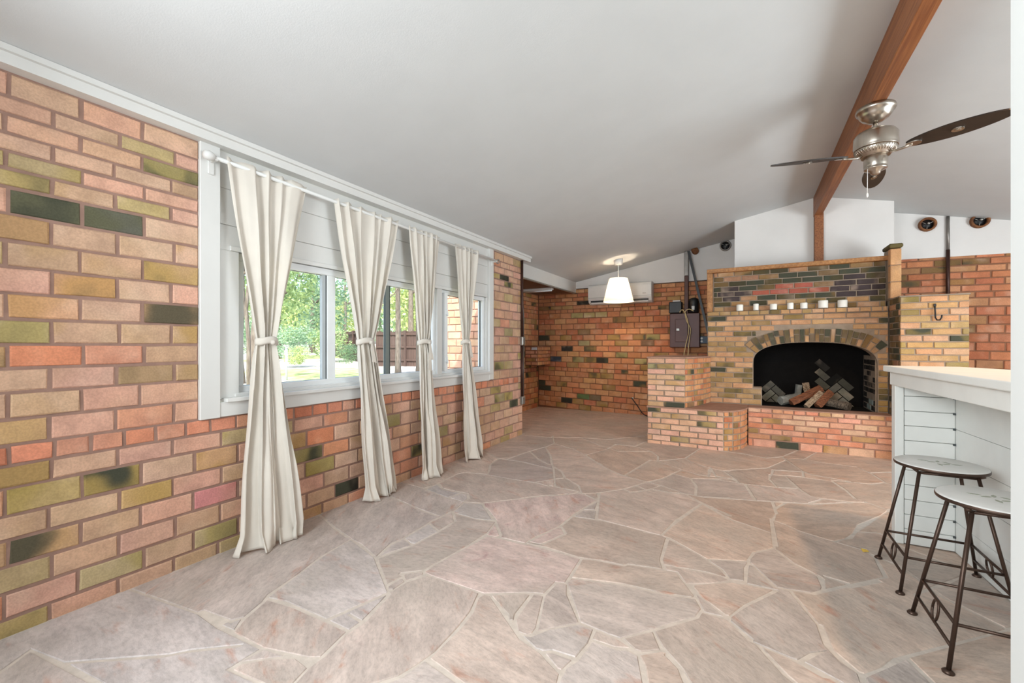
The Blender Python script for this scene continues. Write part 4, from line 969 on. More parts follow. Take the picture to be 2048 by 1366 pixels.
# stepped pier on the left
lp = empty('brick_pier', (-.8, 6.0, 0), 'stepped pink brick pier left of the hearth, high beside the alcove', 'pier')
low_curve = [(-.263, 5.61), (-.16, 5.68), (-.085, 5.80), (-.04, 5.94), (-.016, 6.082)]
tall_face = [(-.686, 5.61), (-.60, 5.80), (-.515, 6.06), (-.452, 6.35)]
MB().prism([(-1.135, 5.61)] + [(x - .008, y + .004) for x, y in low_curve] + [(-.018, 6.346), (-.50, 6.346), (-.50, 6.5), (-1.135, 6.5)], -.05, .455).build('masonry', MT['mortar_tan'], lp)
MB().prism([(-1.135, 5.61)] + [(x - .008, y + .003) for x, y in tall_face] + [(-.50, 6.352), (-.50, 6.6), (-1.135, 6.6)], .455, 1.085).build('tall_masonry', MT['mortar_tan'], lp)
MB().prism([(-1.145, 5.598), (-.26, 5.598)] + [(x + .004, y - .003) for x, y in low_curve[1:]] + [(-.016, 6.346), (-1.145, 6.346)], .452, .472).build('ledge_cap', MT['mortar_hearth'], lp)
MB().prism([(-1.145, 5.598), (-.682, 5.598)] + [(x + .004, y - .003) for x, y in tall_face[1:]] + [(-.50, 6.354), (-.50, 6.6), (-1.145, 6.6)], 1.083, 1.10).build('top_cap', MT['mortar_hearth'], lp)
PAL_PIER = [((222, 172, 148), .05, 26), ((214, 166, 136), .12, 22), ((204, 164, 128), .4, 16), ((190, 160, 120), .58, 10), ((226, 180, 156), 0, 14), ((170, 156, 126), .66, 5)]
c1 = [(-.03 + .0715 * i, -.03 + .0715 * (i + 1), .215, (.0 if i % 2 else .1)) for i in range(7)]
c2 = [(.47 + .0682 * i, .47 + .0682 * (i + 1), .215, (.05 if i % 2 else .15)) for i in range(9)]
lay(lp, (0, 5.60), (1, 0), c1 + c2, lambda a, b: [(-1.141, -.263)] if b < .48 else [(-1.141, -.686)], PAL_PIER, 33, joint=.013)
def lay_curve(pts, cs, pal, seed):
    for q, (a, b) in enumerate(zip(pts, pts[1:])):
        L = math.dist(a, b); d = ((b[0] - a[0]) / L, (b[1] - a[1]) / L)
        lay(lp, a, d, [(z0, z1, .2, .06 + .03 * q + (.1 if i % 2 else 0)) for i, (z0, z1, _, _) in enumerate(cs)], lambda z0, z1: [(0.004, L - .004)], pal, seed + q, joint=.013)
lay_curve(low_curve, c1, PAL_BACK, 40)
lay_curve(tall_face, c2, PAL_BACK, 50)

# pier on the right
rp = empty('brick_pier', (1.66, 6.1, 0), 'olive brick pier right of the fireplace with a black hook', 'pier')
MB().prism([(1.406, 5.949), (1.925, 5.949), (1.925, 6.6), (1.406, 6.6)], -.05, 1.762).build('masonry', MT['mortar_tan'], rp)
PAL_RP = [((196, 154, 108), .15, 22), ((184, 152, 104), .4, 22), ((202, 152, 112), .0, 18), ((158, 134, 90), .55, 12), ((206, 162, 130), 0, 10), ((120, 106, 78), .7, 7)]
crp = [(-.014 + .0683 * i, -.014 + .0683 * (i + 1), .215, (.04 if i % 2 else .14) + rng.uniform(-.03, .03)) for i in range(26)]
lay(rp, (0, 5.94), (1, 0), crp, lambda a, b: [(1.397, 1.93)], PAL_RP, 61, joint=.012)
lay(rp, (1.397, 0), (0, -1), [(.47 + .0683 * i, .47 + .0683 * (i + 1), .2, .1 * (i % 2)) for i in range(19)], lambda a, b: [(-6.33, -5.945)], PAL_FIRETOP, 62, joint=.012)
B(1.392, 1.935, 5.935, 6.6, 1.757, 1.772, .004).build('top_cap', MT['mortar_tan'], rp)
MB().box(1.388, 1.478, 6.255, 6.5, 1.77, 2.33).build('end_column', MT['mortar_tan'], rp)
for i in range(3):
    piece('column_brick', B(1.387, 1.482, 6.24, 6.33, 1.775 + .187 * i, 1.955 + .187 * i, .006), rp, (*lin((208, 156, 112)), .05))
piece('column_cap', B(1.37, 1.495, 6.22, 6.5, 2.337, 2.385, .012), rp, (*lin((110, 96, 66)), .8))
hk = MB().tube([(1.668, 5.935, 1.665), (1.668, 5.925, 1.62), (1.668, 5.915, 1.53), (1.675, 5.90, 1.505), (1.695, 5.892, 1.505), (1.708, 5.892, 1.53), (1.71, 5.892, 1.555)], .0065, 8)
hk.box(1.658, 1.678, 5.925, 5.936, 1.645, 1.675, .003)
tag(hk.build('wall_hook', MT['black']), 'black iron hook hanging on the right brick pier', 'hook')

# candles
for x, h, r in ((-.106, .082, .040), (.079, .086, .031), (.272, .074, .040), (.453, .080, .034), (.593, .074, .038), (.786, .092, .050), (.975, .088, .048)):
    pass
CL = ['leftmost white pillar candle on the mantel ledge, alone at the left end', 'slim second candle from the left on the mantel ledge', 'stout third candle from the left on the mantel ledge',
      'middle candle of the seven on the mantel ledge', 'third candle from the right on the mantel ledge, close to the middle one', 'tallest and widest candle, second from the right end of the mantel ledge', 'rightmost white pillar candle on the mantel ledge']
for (x, h, r), lb in zip(((-.106, .082, .040), (.079, .086, .031), (.272, .074, .040), (.453, .080, .034), (.593, .074, .038), (.786, .092, .050), (.975, .088, .048)), CL):
    e = empty('pillar_candle', (x, 6.352, 1.6985), lb, 'candle', 'white pillar candles on the mantel ledge')
    MB().lathe([(r * .97, 1.6985), (r, 1.703), (r, 1.6985 + h - .006), (r * .93, 1.6985 + h), (r * .5, 1.6985 + h - .004), (.002, 1.6985 + h - .005)], x, 6.352, 24).build('wax_body', MT['wax'], e)
    MB().tube([(x, 6.352, 1.69 + h), (x + .002, 6.352, 1.6985 + h + .008)], .0018, 6).build('wick', MT['black'], e)

# logs in the firebox
def log(name, p, q, r, m, label, kind='round', seed=0):
    rr = random.Random(seed)
    p, q = Vector(p), Vector(q); d = (q - p)
    a = d.cross(Vector((0, 0, 1))).normalized(); b = a.cross(d).normalized()
    prof = [(math.cos(t), math.sin(t)) for t in [2 * math.pi * k / 10 for k in range(10)]] if kind == 'round' else [(-1, -.75), (1.0, -.8), (.75, .1), (-.05, .85), (-.9, .2)]
    prof = [(x * rr.uniform(.85, 1.1), y * rr.uniform(.85, 1.1)) for x, y in prof]
    n = len(prof); vs = []; fs = []
    S = 6
    for i in range(S + 1):
        t = i / S
        for x, y in prof:
            w = r * rr.uniform(.93, 1.06)
            vs.append(p + d * t + a * (x * w) + b * (y * w))
    for i in range(S):
        for k in range(n): fs.append((i * n + k, i * n + (k + 1) % n, (i + 1) * n + (k + 1) % n, (i + 1) * n + k))
    fs += [tuple(range(n))[::-1], tuple(range(S * n, S * n + n))]
    o = MB().add(vs, fs).build(name, m)
    tag(o, label, 'log', 'firewood in the fireplace')
log('firewood_log', (.36, 6.62, .515), (.58, 6.80, .555), .055, MT['ash'], 'pale grey ashy log at the left of the firewood pile', 'round', 1)
log('firewood_log', (.47, 6.52, .515), (.80, 6.66, .70), .052, MT['redlog'], 'reddish brown split log slanting up across the firewood pile', 'split', 2)
log('firewood_log', (.62, 6.44, .485), (.79, 6.58, .655), .034, MT['paintlog'], 'narrow cream split log leaning in front of the firewood pile', 'split', 3)
log('firewood_log', (.74, 6.48, .495), (.89, 6.62, .665), .045, MT['redlog'], 'dark brown split log at the right of the leaning firewood', 'split', 4)
log('firewood_log', (.85, 6.60, .53), (1.06, 6.46, .50), .052, MT['bark'], 'rough grey bark log lying at the right of the firewood pile', 'round', 5)
log('firewood_log', (.55, 6.84, .52), (.57, 6.82, .72), .038, MT['ash'], 'short pale splinter standing at the back left of the firewood', 'split', 6)
log('firewood_log', (.70, 6.82, .52), (.66, 6.84, .75), .045, MT['paintlog'], 'pale split log end standing at the back middle of the firewood', 'split', 7)

# ---------------------------------------------------------------- windows
def wempty(name, loc, label):
    e = empty(name, loc, label, 'window'); e['kind'] = 'structure'; return e
w1 = wempty('window_1', (-2.86, 2.4, .93), 'wide white sliding window of three lights in a white boarded surround')
w2 = wempty('window_2', (-2.86, 3.95, .93), 'narrow white window at the far end of the boarded surround')
# boarded surround
def wb(name, *a, p=w1, m='white', bev=.003): return B(*a, bev).build(name, MT[m], p)
wb('casing_board', -2.80, -2.762, 1.264, 1.372, .815, 2.43)
wb('casing_board', -2.80, -2.762, 4.395, 4.49, .825, 2.43)
for i, (a, b) in enumerate(((1.832, 1.9865), (1.988, 2.2065), (2.208, 2.43))):
    wb('plank', -2.84, -2.795 - .003 * (i == 0), 1.36, 4.40, a, b)
wb('plank', -2.84, -2.797, 1.36, 1.497, .92, 1.832)
wb('plank', -2.84, -2.797, 3.44, 3.52, .92, 1.832)
wb('plank', -2.84, -2.80, 4.372, 4.41, .92, 1.832)
wb('head_strip', -2.82, -2.785, 1.44, 4.38, 1.832, 1.862)
wb('apron', -2.80, -2.768, 1.37, 4.40, .817, .905)
wb('sill', -2.90, -2.745, 1.40, 4.41, .903, .928)
wb('sill_step', -2.90, -2.79, 1.47, 4.39, .926, .95)
def frame(p, y0, y1, z0, z1, t, x0=-2.90, x1=-2.83):
    m = MB()
    m.box(x0, x1, y0, y1, z0, z0 + t, .004); m.box(x0, x1, y0, y1, z1 - t, z1, .004)
    m.box(x0, x1, y0, y0 + t, z0 + t, z1 - t, .004); m.box(x0, x1, y1 - t, y1, z0 + t, z1 - t, .004)
    return m.build('frame', MT['vinyl'], p)
frame(w1, 1.495, 3.46, .94, 1.835, .048)
def sash(p, y0, y1, x, dark=True):
    s_ = MB(); t = .006; z0, z1 = .985, 1.789
    if dark:
        for a in ((y0, y0 + t, z0, z1), (y1 - t, y1, z0, z1), (y0, y1, z0, z0 + t * .7), (y0, y1, z1 - t * .7, z1)):
            s_.box(x - .008, x + .008, *a)
        s_.build('gasket', MT['seal'], p)
    B(x - .003, x + .003, y0 + .004, y1 - .004, z0 + .003, z1 - .003).build('pane', MT['glass'], p)
sash(w1, 1.543, 2.150, -2.868)
wb('meeting_stile', -2.885, -2.842, 2.172, 2.245, .985, 1.79, m='vinyl')
wb('screen_stile', -2.885, -2.856, 2.136, 2.166, .985, 1.79, m='greyframe', bev=.001)
wb('gasket', -2.885, -2.853, 2.166, 2.173, .985, 1.79, m='seal', bev=.001)
sash(w1, 2.243, 2.80, -2.875)
wb('mullion', -2.895, -2.862, 2.795, 2.84, .985, 1.79, m='screen', bev=.002)
sash(w1, 2.84, 3.415, -2.868)
frame(w2, 3.515, 4.385, .94, 1.835, .046)
wb('sash_stile', -2.86, -2.79, 3.555, 3.605, .975, 1.80, p=w2, m='vinyl')
for z in (1.10, 1.60):
    lt = MB().box(-2.795, -2.775, 3.57, 3.592, z - .03, z + .03, .004); lt.box(-2.782, -2.765, 3.575, 3.587, z - .045, z - .005, .003)
    lt.build('latch', MT['vinyl'], w2)
sash(w2, 3.605, 4.02, -2.868); wb('mullion', -2.885, -2.85, 4.02, 4.07, .985, 1.79, p=w2, m='vinyl')
sash(w2, 4.07, 4.34, -2.868)

# ---------------------------------------------------------------- curtain rod and curtains
rod = empty('curtain_rod', (-2.70, 2.9, 2.31), 'thin white curtain rod above the windows, ring finial at the far end', 'curtain rod')
def rz(y): return 2.335 - .018 * (y - 1.3)
XR = -2.70
MB().tube([(XR, 1.30, rz(1.30)), (XR, 4.47, rz(4.47))], .012, 12).build('rod', MT['white'], rod)
MB().lathe([(.004, -.05), (.022, -.045), (.028, -.02), (.022, .0), (.014, .01)], 0, 0, 16, M=Matrix.Translation((XR, 1.30, rz(1.3))) @ Matrix.Rotation(-math.pi / 2, 4, 'X')).build('finial', MT['white'], rod)
b_ = MB().box(-2.765, -2.752, 1.30, 1.335, 2.25, 2.36, .004); b_.box(-2.757, -2.69, 1.308, 1.328, 2.318, 2.338, .003); b_.build('bracket', MT['white'], rod)
b_ = MB().box(-2.765, -2.752, 4.43, 4.46, 2.22, 2.30, .004); b_.box(-2.757, -2.69, 4.437, 4.452, 2.262, 2.28, .003); b_.build('bracket', MT['white'], rod)
ring = MB(); pts_ = [(XR + .022 * math.cos(t), 4.485, rz(4.485) + .022 * math.sin(t)) for t in [2 * math.pi * k / 20 for k in range(21)]]
ring.tube(pts_, .006, 8).build('finial_ring', MT['galv'], rod)

def curtain(top, waist, bot, xb, zw, n, seed, label, tails=0, zt=2.365):
    r = random.Random(seed)
    RW, CN = 84, 190
    ph = [r.uniform(0, 6.28) for _ in range(6)]
    vs, fs = [], []
    ztop = rz((top[0] + top[1]) / 2) + .03
    def lerp(a, b, t): return a + (b - a) * t
    for i in range(RW + 1):
        q = i / RW
        z = ztop * (1 - q) + .004 * q
        if z > zw:
            t = (ztop - z) / (ztop - zw); te = t ** 1.08
            ya, yb = lerp(top[0], waist[0], te), lerp(top[1], waist[1], te)
            amp = lerp(.019, .034, t); xc = lerp(XR, XR + .005, t)
            k = 0
        else:
            t = (zw - z) / zw; te = t ** .85
            ya, yb = lerp(waist[0], bot[0], te), lerp(waist[1], bot[1], te)
            amp = lerp(.034, .055, min(1, t * 1.4)); xc = lerp(XR + .005, xb, t ** 1.2)
        k = q
        pinch = math.exp(-((z - zw) / .09) ** 2)
        amp *= 1 - .35 * pinch
        for j in range(CN + 1):
            s = j / CN
            th = 2 * math.pi * n * (s + .035 * math.sin(2 * math.pi * 1.5 * s + ph[0]) + .02 * math.sin(2 * math.pi * 3.1 * s + ph[1] + 2 * k))
            A = amp * (.75 + .35 * math.sin(2 * math.pi * 1.3 * s + ph[2] + 2.2 * k))
            lo = 0 if z > zw else min(1, (zw - z) / zw * 1.6)
            w = (1 - .78 * lo) * math.sin(th) + .2 * math.sin(2 * th + ph[3] + 2 * k) + .75 * lo * math.sin(th * .37 + ph[5] + .5 * k) + .3 * (1 - lo) * math.sin(th * .43 + ph[4])
            edge = min(1, s / .04, (1 - s) / .04)
            y = lerp(ya, yb, s) + .55 * A * math.cos(th) * edge * (yb - ya) / .5
            x = xc + A * w
            if z < .12:
                f = 1 - z / .12
                x += f * .035 * math.sin(th * .5 + ph[4]); y += f * .02 * math.sin(th * .7 + ph[5])
            # fine drape wrinkles
            x += .004 * math.sin(9 * z + th * .4 + ph[1])
            x = max(x, -2.752)
            zz = z
            if i == RW: zz = .004 + .012 * (.5 + .5 * math.sin(th * .5 + ph[2]))
            if i == 0: zz = z + .006 * math.sin(th + ph[0])
            vs.append((x, y, zz))
    for i in range(RW):
        for j in range(CN):
            a = i * (CN + 1) + j
            fs.append((a, a + 1, a + CN + 2, a + CN + 1))
    e = empty('curtain', (XR, (top[0] + top[1]) / 2, 0), label, 'curtain', 'cream curtains tied at the waist')
    p = MB().add(vs, fs, True).build('panel', MT['curtain'], e)
    md = p.modifiers.new('thickness', 'SOLIDIFY'); md.thickness = .0025
    # tie band: an oval strip round the gathered waist
    yc, hw = (waist[0] + waist[1]) / 2, (waist[1] - waist[0]) / 2 + .012
    bv, bf = [], []
    S = 40
    for zi, (dz, g) in enumerate(((-.024, -.006), (-.012, -.001), (.010, -.001), (.022, -.006))):
        for k in range(S):
            t = 2 * math.pi * k / S
            bv.append((max(-2.756, XR + .006 + (.046 + g) * math.cos(t)), yc + (hw + g) * math.sin(t), zw + dz + .004 * math.sin(3 * t + seed) + .010 * math.cos(t)))
    for i in range(3):
        for k in range(S): bf.append((i * S + k, i * S + (k + 1) % S, (i + 1) * S + (k + 1) % S, (i + 1) * S + k))
    tb = MB().add(bv, bf, True).build('tie_back', MT['curtain'], e)
    md = tb.modifiers.new('thickness', 'SOLIDIFY'); md.thickness = .003
    kn = MB().lathe([(.003, -.016), (.012, -.012), (.016, 0), (.012, .012), (.003, .016)], 0, 0, 14, M=Matrix.Translation((XR + .050, yc + .2 * hw, zw - .004)) @ Matrix.Rotation(.5, 4, 'Y'))
    kn.build('knot', MT['curtain'], e)
    for q in range(tails):
        L = .17 + .1 * q; dy = .018 - .034 * q
        m = MB()
        yv = yc + .2 * hw
        m.extr([(XR + .056, yv - .008, zw - .01), (XR + .056, yv + .012, zw - .01), (XR + .066, yv + dy + .024, zw - L), (XR + .066, yv + dy - .022, zw - L + .012)], (.004, 0, 0))
        m.build('tie_tail', MT['curtain'], e)
curtain((1.37, 1.905), (1.548, 1.671), (1.40, 1.765), -2.56, 1.27, 5, 1, 'nearest tied cream curtain, its hem spread widest on the stone floor', 0)
curtain((2.125, 2.775), (2.335, 2.485), (2.38, 2.69), -2.62, 1.275, 6, 2, 'tied cream curtain second from the near end of the window wall', 1)
curtain((2.905, 3.36), (3.045, 3.20), (3.0, 3.27), -2.62, 1.275, 6, 3, 'tied cream curtain with hanging tie ends, third from the near end', 2)
curtain((3.60, 4.08), (3.735, 3.85), (3.70, 4.09), -2.63, 1.28, 6, 4, 'tied cream curtain farthest from the camera, beside the bare brick end', 1)

# ---------------------------------------------------------------- conduit at the wall end
cd = empty('conduit', (-2.765, 5.25, 0), 'dark brown conduit pipe with two metal boxes on the far end of the window wall', 'pipe')
MB().tube([(-2.758, 5.235, 2.43), (-2.758, 5.235, 1.36)], .017, 10).build('pipe', MT['darkpipe'], cd)
MB().tube([(-2.760, 5.262, 1.95), (-2.756, 5.262, 1.75), (-2.752, 5.27, 1.68), (-2.752, 5.27, 1.36)], .007, 8).build('branch_pipe', MT['greypipe'], cd)
MB().tube([(-2.758, 5.235, 1.26), (-2.758, 5.235, .53)], .017, 10).build('pipe', MT['darkpipe'], cd)
MB().tube([(-2.752, 5.27, 1.26), (-2.752, 5.27, .53)], .006, 8).build('branch_pipe', MT['greypipe'], cd)
for z0, z1 in ((1.245, 1.365), (.425, .535)):
    bx = B(-2.779, -2.735, 5.205, 5.285, z0, z1, .006).build('junction_box', MT['galv'], cd)
    B(-2.737, -2.731, 5.212, 5.278, z0 + .01, z1 - .01, .003).build('cover_plate', MT['galv'], bx)

# corbelled brick block in the alcove corner
sh = empty('brick_ledge', (-3.6, 7.35, 1.05), 'small rough brick ledge jutting from the alcove corner, white paint on its end', 'ledge')
MB().box(-3.73, -3.47, 7.20, 7.78, .86, 1.215).build('masonry', MT['mortar_dark'], sh)
lay(sh, (0, 7.195), (1, 0), [(.865 + .07 * i, .865 + .07 * (i + 1), .2, .08 * (i % 2)) for i in range(5)], lambda a, b: [(-3.73, -3.465)], PAL_HEARTH, 71, joint=.02, special=[(-3.5, 1.18, (214, 220, 226), 0)])
lay(sh, (-3.46, 0), (0, 1), [(.865 + .07 * i, .865 + .07 * (i + 1), .2, .08 * (i % 2)) for i in range(5)], lambda a, b: [(7.2, 7.78)], PAL_BACK, 72, joint=.016)
B(-3.735, -3.46, 7.185, 7.79, 1.213, 1.235, .006).build('top_slab', MT['mortar_dark'], sh)
# tube light in the alcove soffit
tl = empty('tube_light', (-3.4, 6.9, 2.2), 'white tube light fixture under the dark alcove soffit', 'light')
B(-3.62, -3.02, 6.86, 6.93, 2.225, 2.265, .006).build('housing', MT['white'], tl)
MB().tube([(-3.60, 6.895, 2.212), (-3.04, 6.895, 2.212)], .013, 10).build('tube', MT['vinyl'], tl)

# ---------------------------------------------------------------- wall unit, panel, pipes on the back wall
ac = empty('air_conditioner', (-2.04, 7.75, 2.0), 'white wall-mounted air conditioner on the brick behind the pendant lamp', 'air conditioner')
YA = 7.79
prof = [(YA, 2.362), (YA - .17, 2.362), (YA - .205, 2.345), (YA - .215, 2.30), (YA - .21, 2.10), (YA - .17, 2.03), (YA - .10, 2.0), (YA, 2.0)]
MB().extr([(-2.612, y, z) for y, z in prof], (1.14, 0, 0)).build('body', MT['acw'], ac, bevel=.008)
B(-2.565, -1.525, YA - .192, YA - .15, 2.036, 2.066, .002).build('air_slot', MT['black'], ac)
B(-2.56, -1.53, YA - .180, YA - .12, 2.008, 2.030, .004).build('louvre', MT['acw'], ac)
B(-1.62, -1.56, YA - .219, YA - .211, 2.15, 2.165, .001).build('badge', MT['galv'], ac)
MB().box(-2.61, -1.475, YA - .216, YA - .212, 2.113, 2.117).build('seam', MT['seal'], ac)

pb = empty('breaker_panel', (-.95, 7.74, 1.2), 'brown electrical breaker panel on the brick wall left of the fireplace', 'electrical panel')
B(-1.185, -.715, 7.66, 7.795, 1.21, 1.785, .008).build('box', MT['panel'], pb)
dr = B(-1.095, -.90, 7.645, 7.662, 1.30, 1.69, .006).build('door', MT['panel'], pb)
B(-1.075, -1.025, 7.636, 7.647, 1.49, 1.53, .003).build('latch', MT['galv'], dr)
mb_ = B(-1.195, -.99, 7.64, 7.795, 1.79, 1.985, .012).build('speaker_box', MT['black'])
tag(mb_, 'square black box on the wall above the left of the breaker panel', 'box')
rt = B(-1.14, -1.02, 7.68, 7.77, 1.987, 2.012, .004).build('white_module', MT['white']); tag(rt, 'small white module lying on top of the black box', 'module')
me_ = empty('electric_meter', (-.81, 7.7, 1.78), 'black rounded meter can standing above the right of the breaker panel', 'meter')
MB().lathe([(.07, 1.792), (.078, 1.80), (.078, 1.98), (.066, 2.02), (.03, 2.04), (.002, 2.042)], -.808, 7.70, 24).build('can', MT['black'], me_)
B(-.835, -.785, 7.615, 7.63, 1.83, 1.90, .004).build('label_plate', MT['greypipe'], me_)
dp = empty('riser_pipe', (-.925, 7.74, 1.78), 'square riser duct from the breaker panel to the sloping ceiling, grey above and brown below', 'pipe')
B(-.957, -.893, 7.70, 7.765, 1.786, 2.42, .006).build('lower_duct', MT['darkpipe'], dp)
B(-.957, -.893, 7.70, 7.765, 2.42, 2.835, .006).build('upper_duct', MT['greypipe'], dp, label='grey painted upper length')
br = MB().extr([(-.905, 7.64, 2.82), (-.868, 7.64, 2.82), (-.565, 7.64, 1.44), (-.602, 7.64, 1.44)], (0, .05, 0)).build('diagonal_brace', MT['black'])
tag(br, 'black diagonal strap running from the ceiling down beside the fireplace', 'strap')
for (x, y, z, r, lb) in ((-.79, 7.72, 2.83, .055, 'sawn round log end under the ceiling beside the riser duct'),):
    m = MB().lathe([(.002, -.06), (r * .9, -.06), (r, -.05), (r, .05), (.002, .05)], 0, 0, 20, M=Matrix.Translation((x, y, z)) @ Matrix.Rotation(math.pi / 2, 4, 'X'))
    tag(m.build('log_end', MT['log']), lb, 'log')
def vent(x, y, z, r, lb, m2):
    e = empty('round_vent', (x, y, z), lb, 'vent', 'round wall openings under the ceiling')
    Mx = Matrix.Translation((x, y, z)) @ Matrix.Rotation(math.pi / 2, 4, 'X')
    MB().lathe([(r, -.02), (r, .03), (r * .88, .035), (r * .74, .03), (r * .72, -.015)], 0, 0, 24, cap=False, M=Mx).build('collar', MT[m2], e)
    MB().lathe([(.002, -.016), (r * .74, -.016), (r * .74, -.008), (.002, -.008)], 0, 0, 24, M=Mx).build('dark_hole', MT['black'], e)
    MB().lathe([(.002, .02), (r * .16, .018), (r * .2, 0), (r * .2, -.01)], r * .15, r * .15, 12, M=Mx).build('bulb_stub', MT['galv'], e)
    for a in (.5, 2.6, 4.6):
        MB().tube([(x + r * .2 * math.cos(a), y - .005, z + r * .2 * math.sin(a)), (x + r * .74 * math.cos(a), y - .012, z + r * .74 * math.sin(a))], r * .05, 6).build('spoke', MT['galv'], e)
vent(-.337, 7.785, 2.875, .085, 'round metal vent on the white wall left of the chimney breast', 'greypipe')
vent(1.945, 7.165, 2.755, .085, 'round brown-rimmed opening in the white wall beside the right of the chimney breast', 'log')
vent(2.41, 7.165, 2.735, .085, 'round brown-rimmed opening right of the thin vertical pipe, tucked under the ceiling', 'log')
tp_ = empty('vertical_pipe', (2.135, 7.15, 1.78), 'thin vertical pipe on the right wall, pale above and dark below', 'pipe')
MB().tube([(2.135, 7.17, 2.83), (2.135, 7.17, 2.42)], .016, 10).build('upper_pipe', MT['greypipe'], tp_)
MB().tube([(2.135, 7.17, 2.42), (2.135, 7.17, 1.70)], .019, 10).build('lower_pipe', MT['darkpipe'], tp_)
ob = empty('outlet_box', (-.65, 7.7, 1.33), 'small blue outlet box with grey sockets between the panel and the fireplace', 'outlet')
B(-.71, -.59, 7.70, 7.79, 1.275, 1.395, .006).build('box', MT['bluebox'], ob)
for z in (1.31, 1.36): MB().lathe([(.002, .012), (.018, .01), (.02, 0)], 0, 0, 16, M=Matrix.Translation((-.685, 7.70, z)) @ Matrix.Rotation(math.pi / 2, 4, 'X')).build('socket', MT['acw'], ob)
def curve_cable(name, pts, r, m, label):
    P = []
    pts = [Vector(p) for p in pts]
    for i in range(len(pts) - 1):
        p0, p1, p2, p3 = pts[max(i - 1, 0)], pts[i], pts[i + 1], pts[min(i + 2, len(pts) - 1)]
        for k in range(8):
            t = k / 8
            P.append(.5 * (2 * p1 + (p2 - p0) * t + (2 * p0 - 5 * p1 + 4 * p2 - p3) * t * t + (3 * p1 - p0 - 3 * p2 + p3) * t ** 3))
    P.append(pts[-1])
    return tag(MB().tube(P, r, 8).build(name, m), label, 'cable')
curve_cable('power_cable', [(-1.02, 7.63, 1.80), (-.98, 7.61, 1.84), (-.93, 7.60, 1.78), (-.885, 7.60, 1.62), (-.88, 7.60, 1.45), (-.93, 7.60, 1.20), (-.955, 7.60, 1.0), (-.94, 7.55, .6), (-.9, 7.5, .02)], .0075, MT['cable'], 'pale yellow cable looping over the breaker panel, on the left')
curve_cable('power_cable', [(-.80, 7.60, 1.81), (-.87, 7.60, 1.845), (-.93, 7.60, 1.80), (-.91, 7.61, 1.66), (-.85, 7.61, 1.52), (-.86, 7.61, 1.38), (-.885, 7.61, 1.1), (-.88, 7.56, .6), (-.84, 7.5, .02)], .0075, MT['cable'], 'pale yellow cable hanging over the breaker panel, on the right')
curve_cable('floor_cable', [(-1.845, 7.79, .285), (-1.845, 7.76, .283), (-1.74, 7.72, .16), (-1.62, 7.66, .03), (-1.45, 7.55, .008)], .008, MT['black'], 'thin black cable from a hole low in the back wall to the floor')
ho = MB().lathe([(.002, .012), (.016, .010), (.02, 0)], 0, 0, 14, M=Matrix.Translation((-1.845, 7.798, .285)) @ Matrix.Rotation(math.pi / 2, 4, 'X')).build('cable_plug', MT['acw'])
tag(ho, 'small white round plug low in the back wall where the black cable starts', 'plug')

# ---------------------------------------------------------------- pendant lamp
LX, LY = -1.888, 7.0
pl = empty('pendant_lamp', (LX, LY, 2.0), 'white tapered fabric pendant lamp hanging in front of the air conditioner', 'lamp')
zc = ceil_z(LX)
m_, nt, bs, out = new_mat('lamp_shade')
bs.inputs['Base Color'].default_value = (*lin((244, 238, 228)), 1); bs.inputs['Roughness'].default_value = .9
tr = N(nt, 'ShaderNodeBsdfTranslucent'); tr.inputs['Color'].default_value = (*lin((250, 238, 220)), 1)
mx = N(nt, 'ShaderNodeMixShader'); mx.inputs[0].default_value = .2
nt.links.new(bs.outputs[0], mx.inputs[1]); nt.links.new(tr.outputs[0], mx.inputs[2]); nt.links.new(mx.outputs[0], out.inputs['Surface'])
MB().lathe([(.045, zc - .085), (.062, zc - .08), (.072, zc - .03), (.074, zc + .03)], LX, LY, 24).build('canopy', MT['white'], pl)
MB().tube([(LX, LY, zc - .06), (LX, LY, 2.33)], .008, 8).build('cord', MT['white'], pl)
sd = MB().lathe([(.245, 1.965), (.150, 2.345)], LX, LY, 48, cap=False)
sd.lathe([(.150, 2.345), (.142, 2.352), (.12, 2.352)], LX, LY, 48, cap=False)
sd.build('shade', m_, pl)
sp_ = MB()
for a in (0, 2.094, 4.189): sp_.tube([(LX, LY, 2.33), (LX + .145 * math.cos(a), LY + .145 * math.sin(a), 2.343)], .003, 6)
sp_.build('spider', MT['white'], pl)
em, nt, bs, out = new_mat('bulb_glow')
bs.inputs['Emission Color'].default_value = (1, .82, .62, 1); bs.inputs['Emission Strength'].default_value = 9
MB().lathe([(.012, 2.32), (.016, 2.27), (.034, 2.22), (.038, 2.19), (.026, 2.16), (.002, 2.15)], LX, LY, 20).build('bulb', em, pl)
lamp('pendant_light', 'POINT', (LX, LY, 2.16), 48, (1, .80, .58), shadow_soft_size=.045)

# ---------------------------------------------------------------- ceiling fan
FX, FY = .768, 3.81
fn = empty('ceiling_fan', (FX, FY, 2.9), 'brushed nickel ceiling fan with three dark blades hanging from the ridge beam', 'fan')
MB().lathe([(.072, 2.899), (.108, 2.897), (.112, 2.88), (.108, 2.868), (.098, 2.864), (.092, 2.845), (.074, 2.82), (.052, 2.81), (.044, 2.80), (.020, 2.797)], FX, FY, 40).build('canopy', MT['nickel'], fn)
MB().tube([(FX, FY, 2.80), (FX, FY, 2.735)], .014, 14).build('downrod', MT['nickel'], fn)
MB().lathe([(.020, 2.757), (.024, 2.75), (.07, 2.742), (.108, 2.722), (.122, 2.70), (.124, 2.63), (.120, 2.618), (.122, 2.612)], FX, FY, 48).build('motor_housing', MT['nickel'], fn)
MB().lathe([(.116, 2.615), (.118, 2.60), (.096, 2.575), (.084, 2.565), (.080, 2.557)], FX, FY, 48).build('lower_rim', MT['nickel'], fn)
rb = MB()
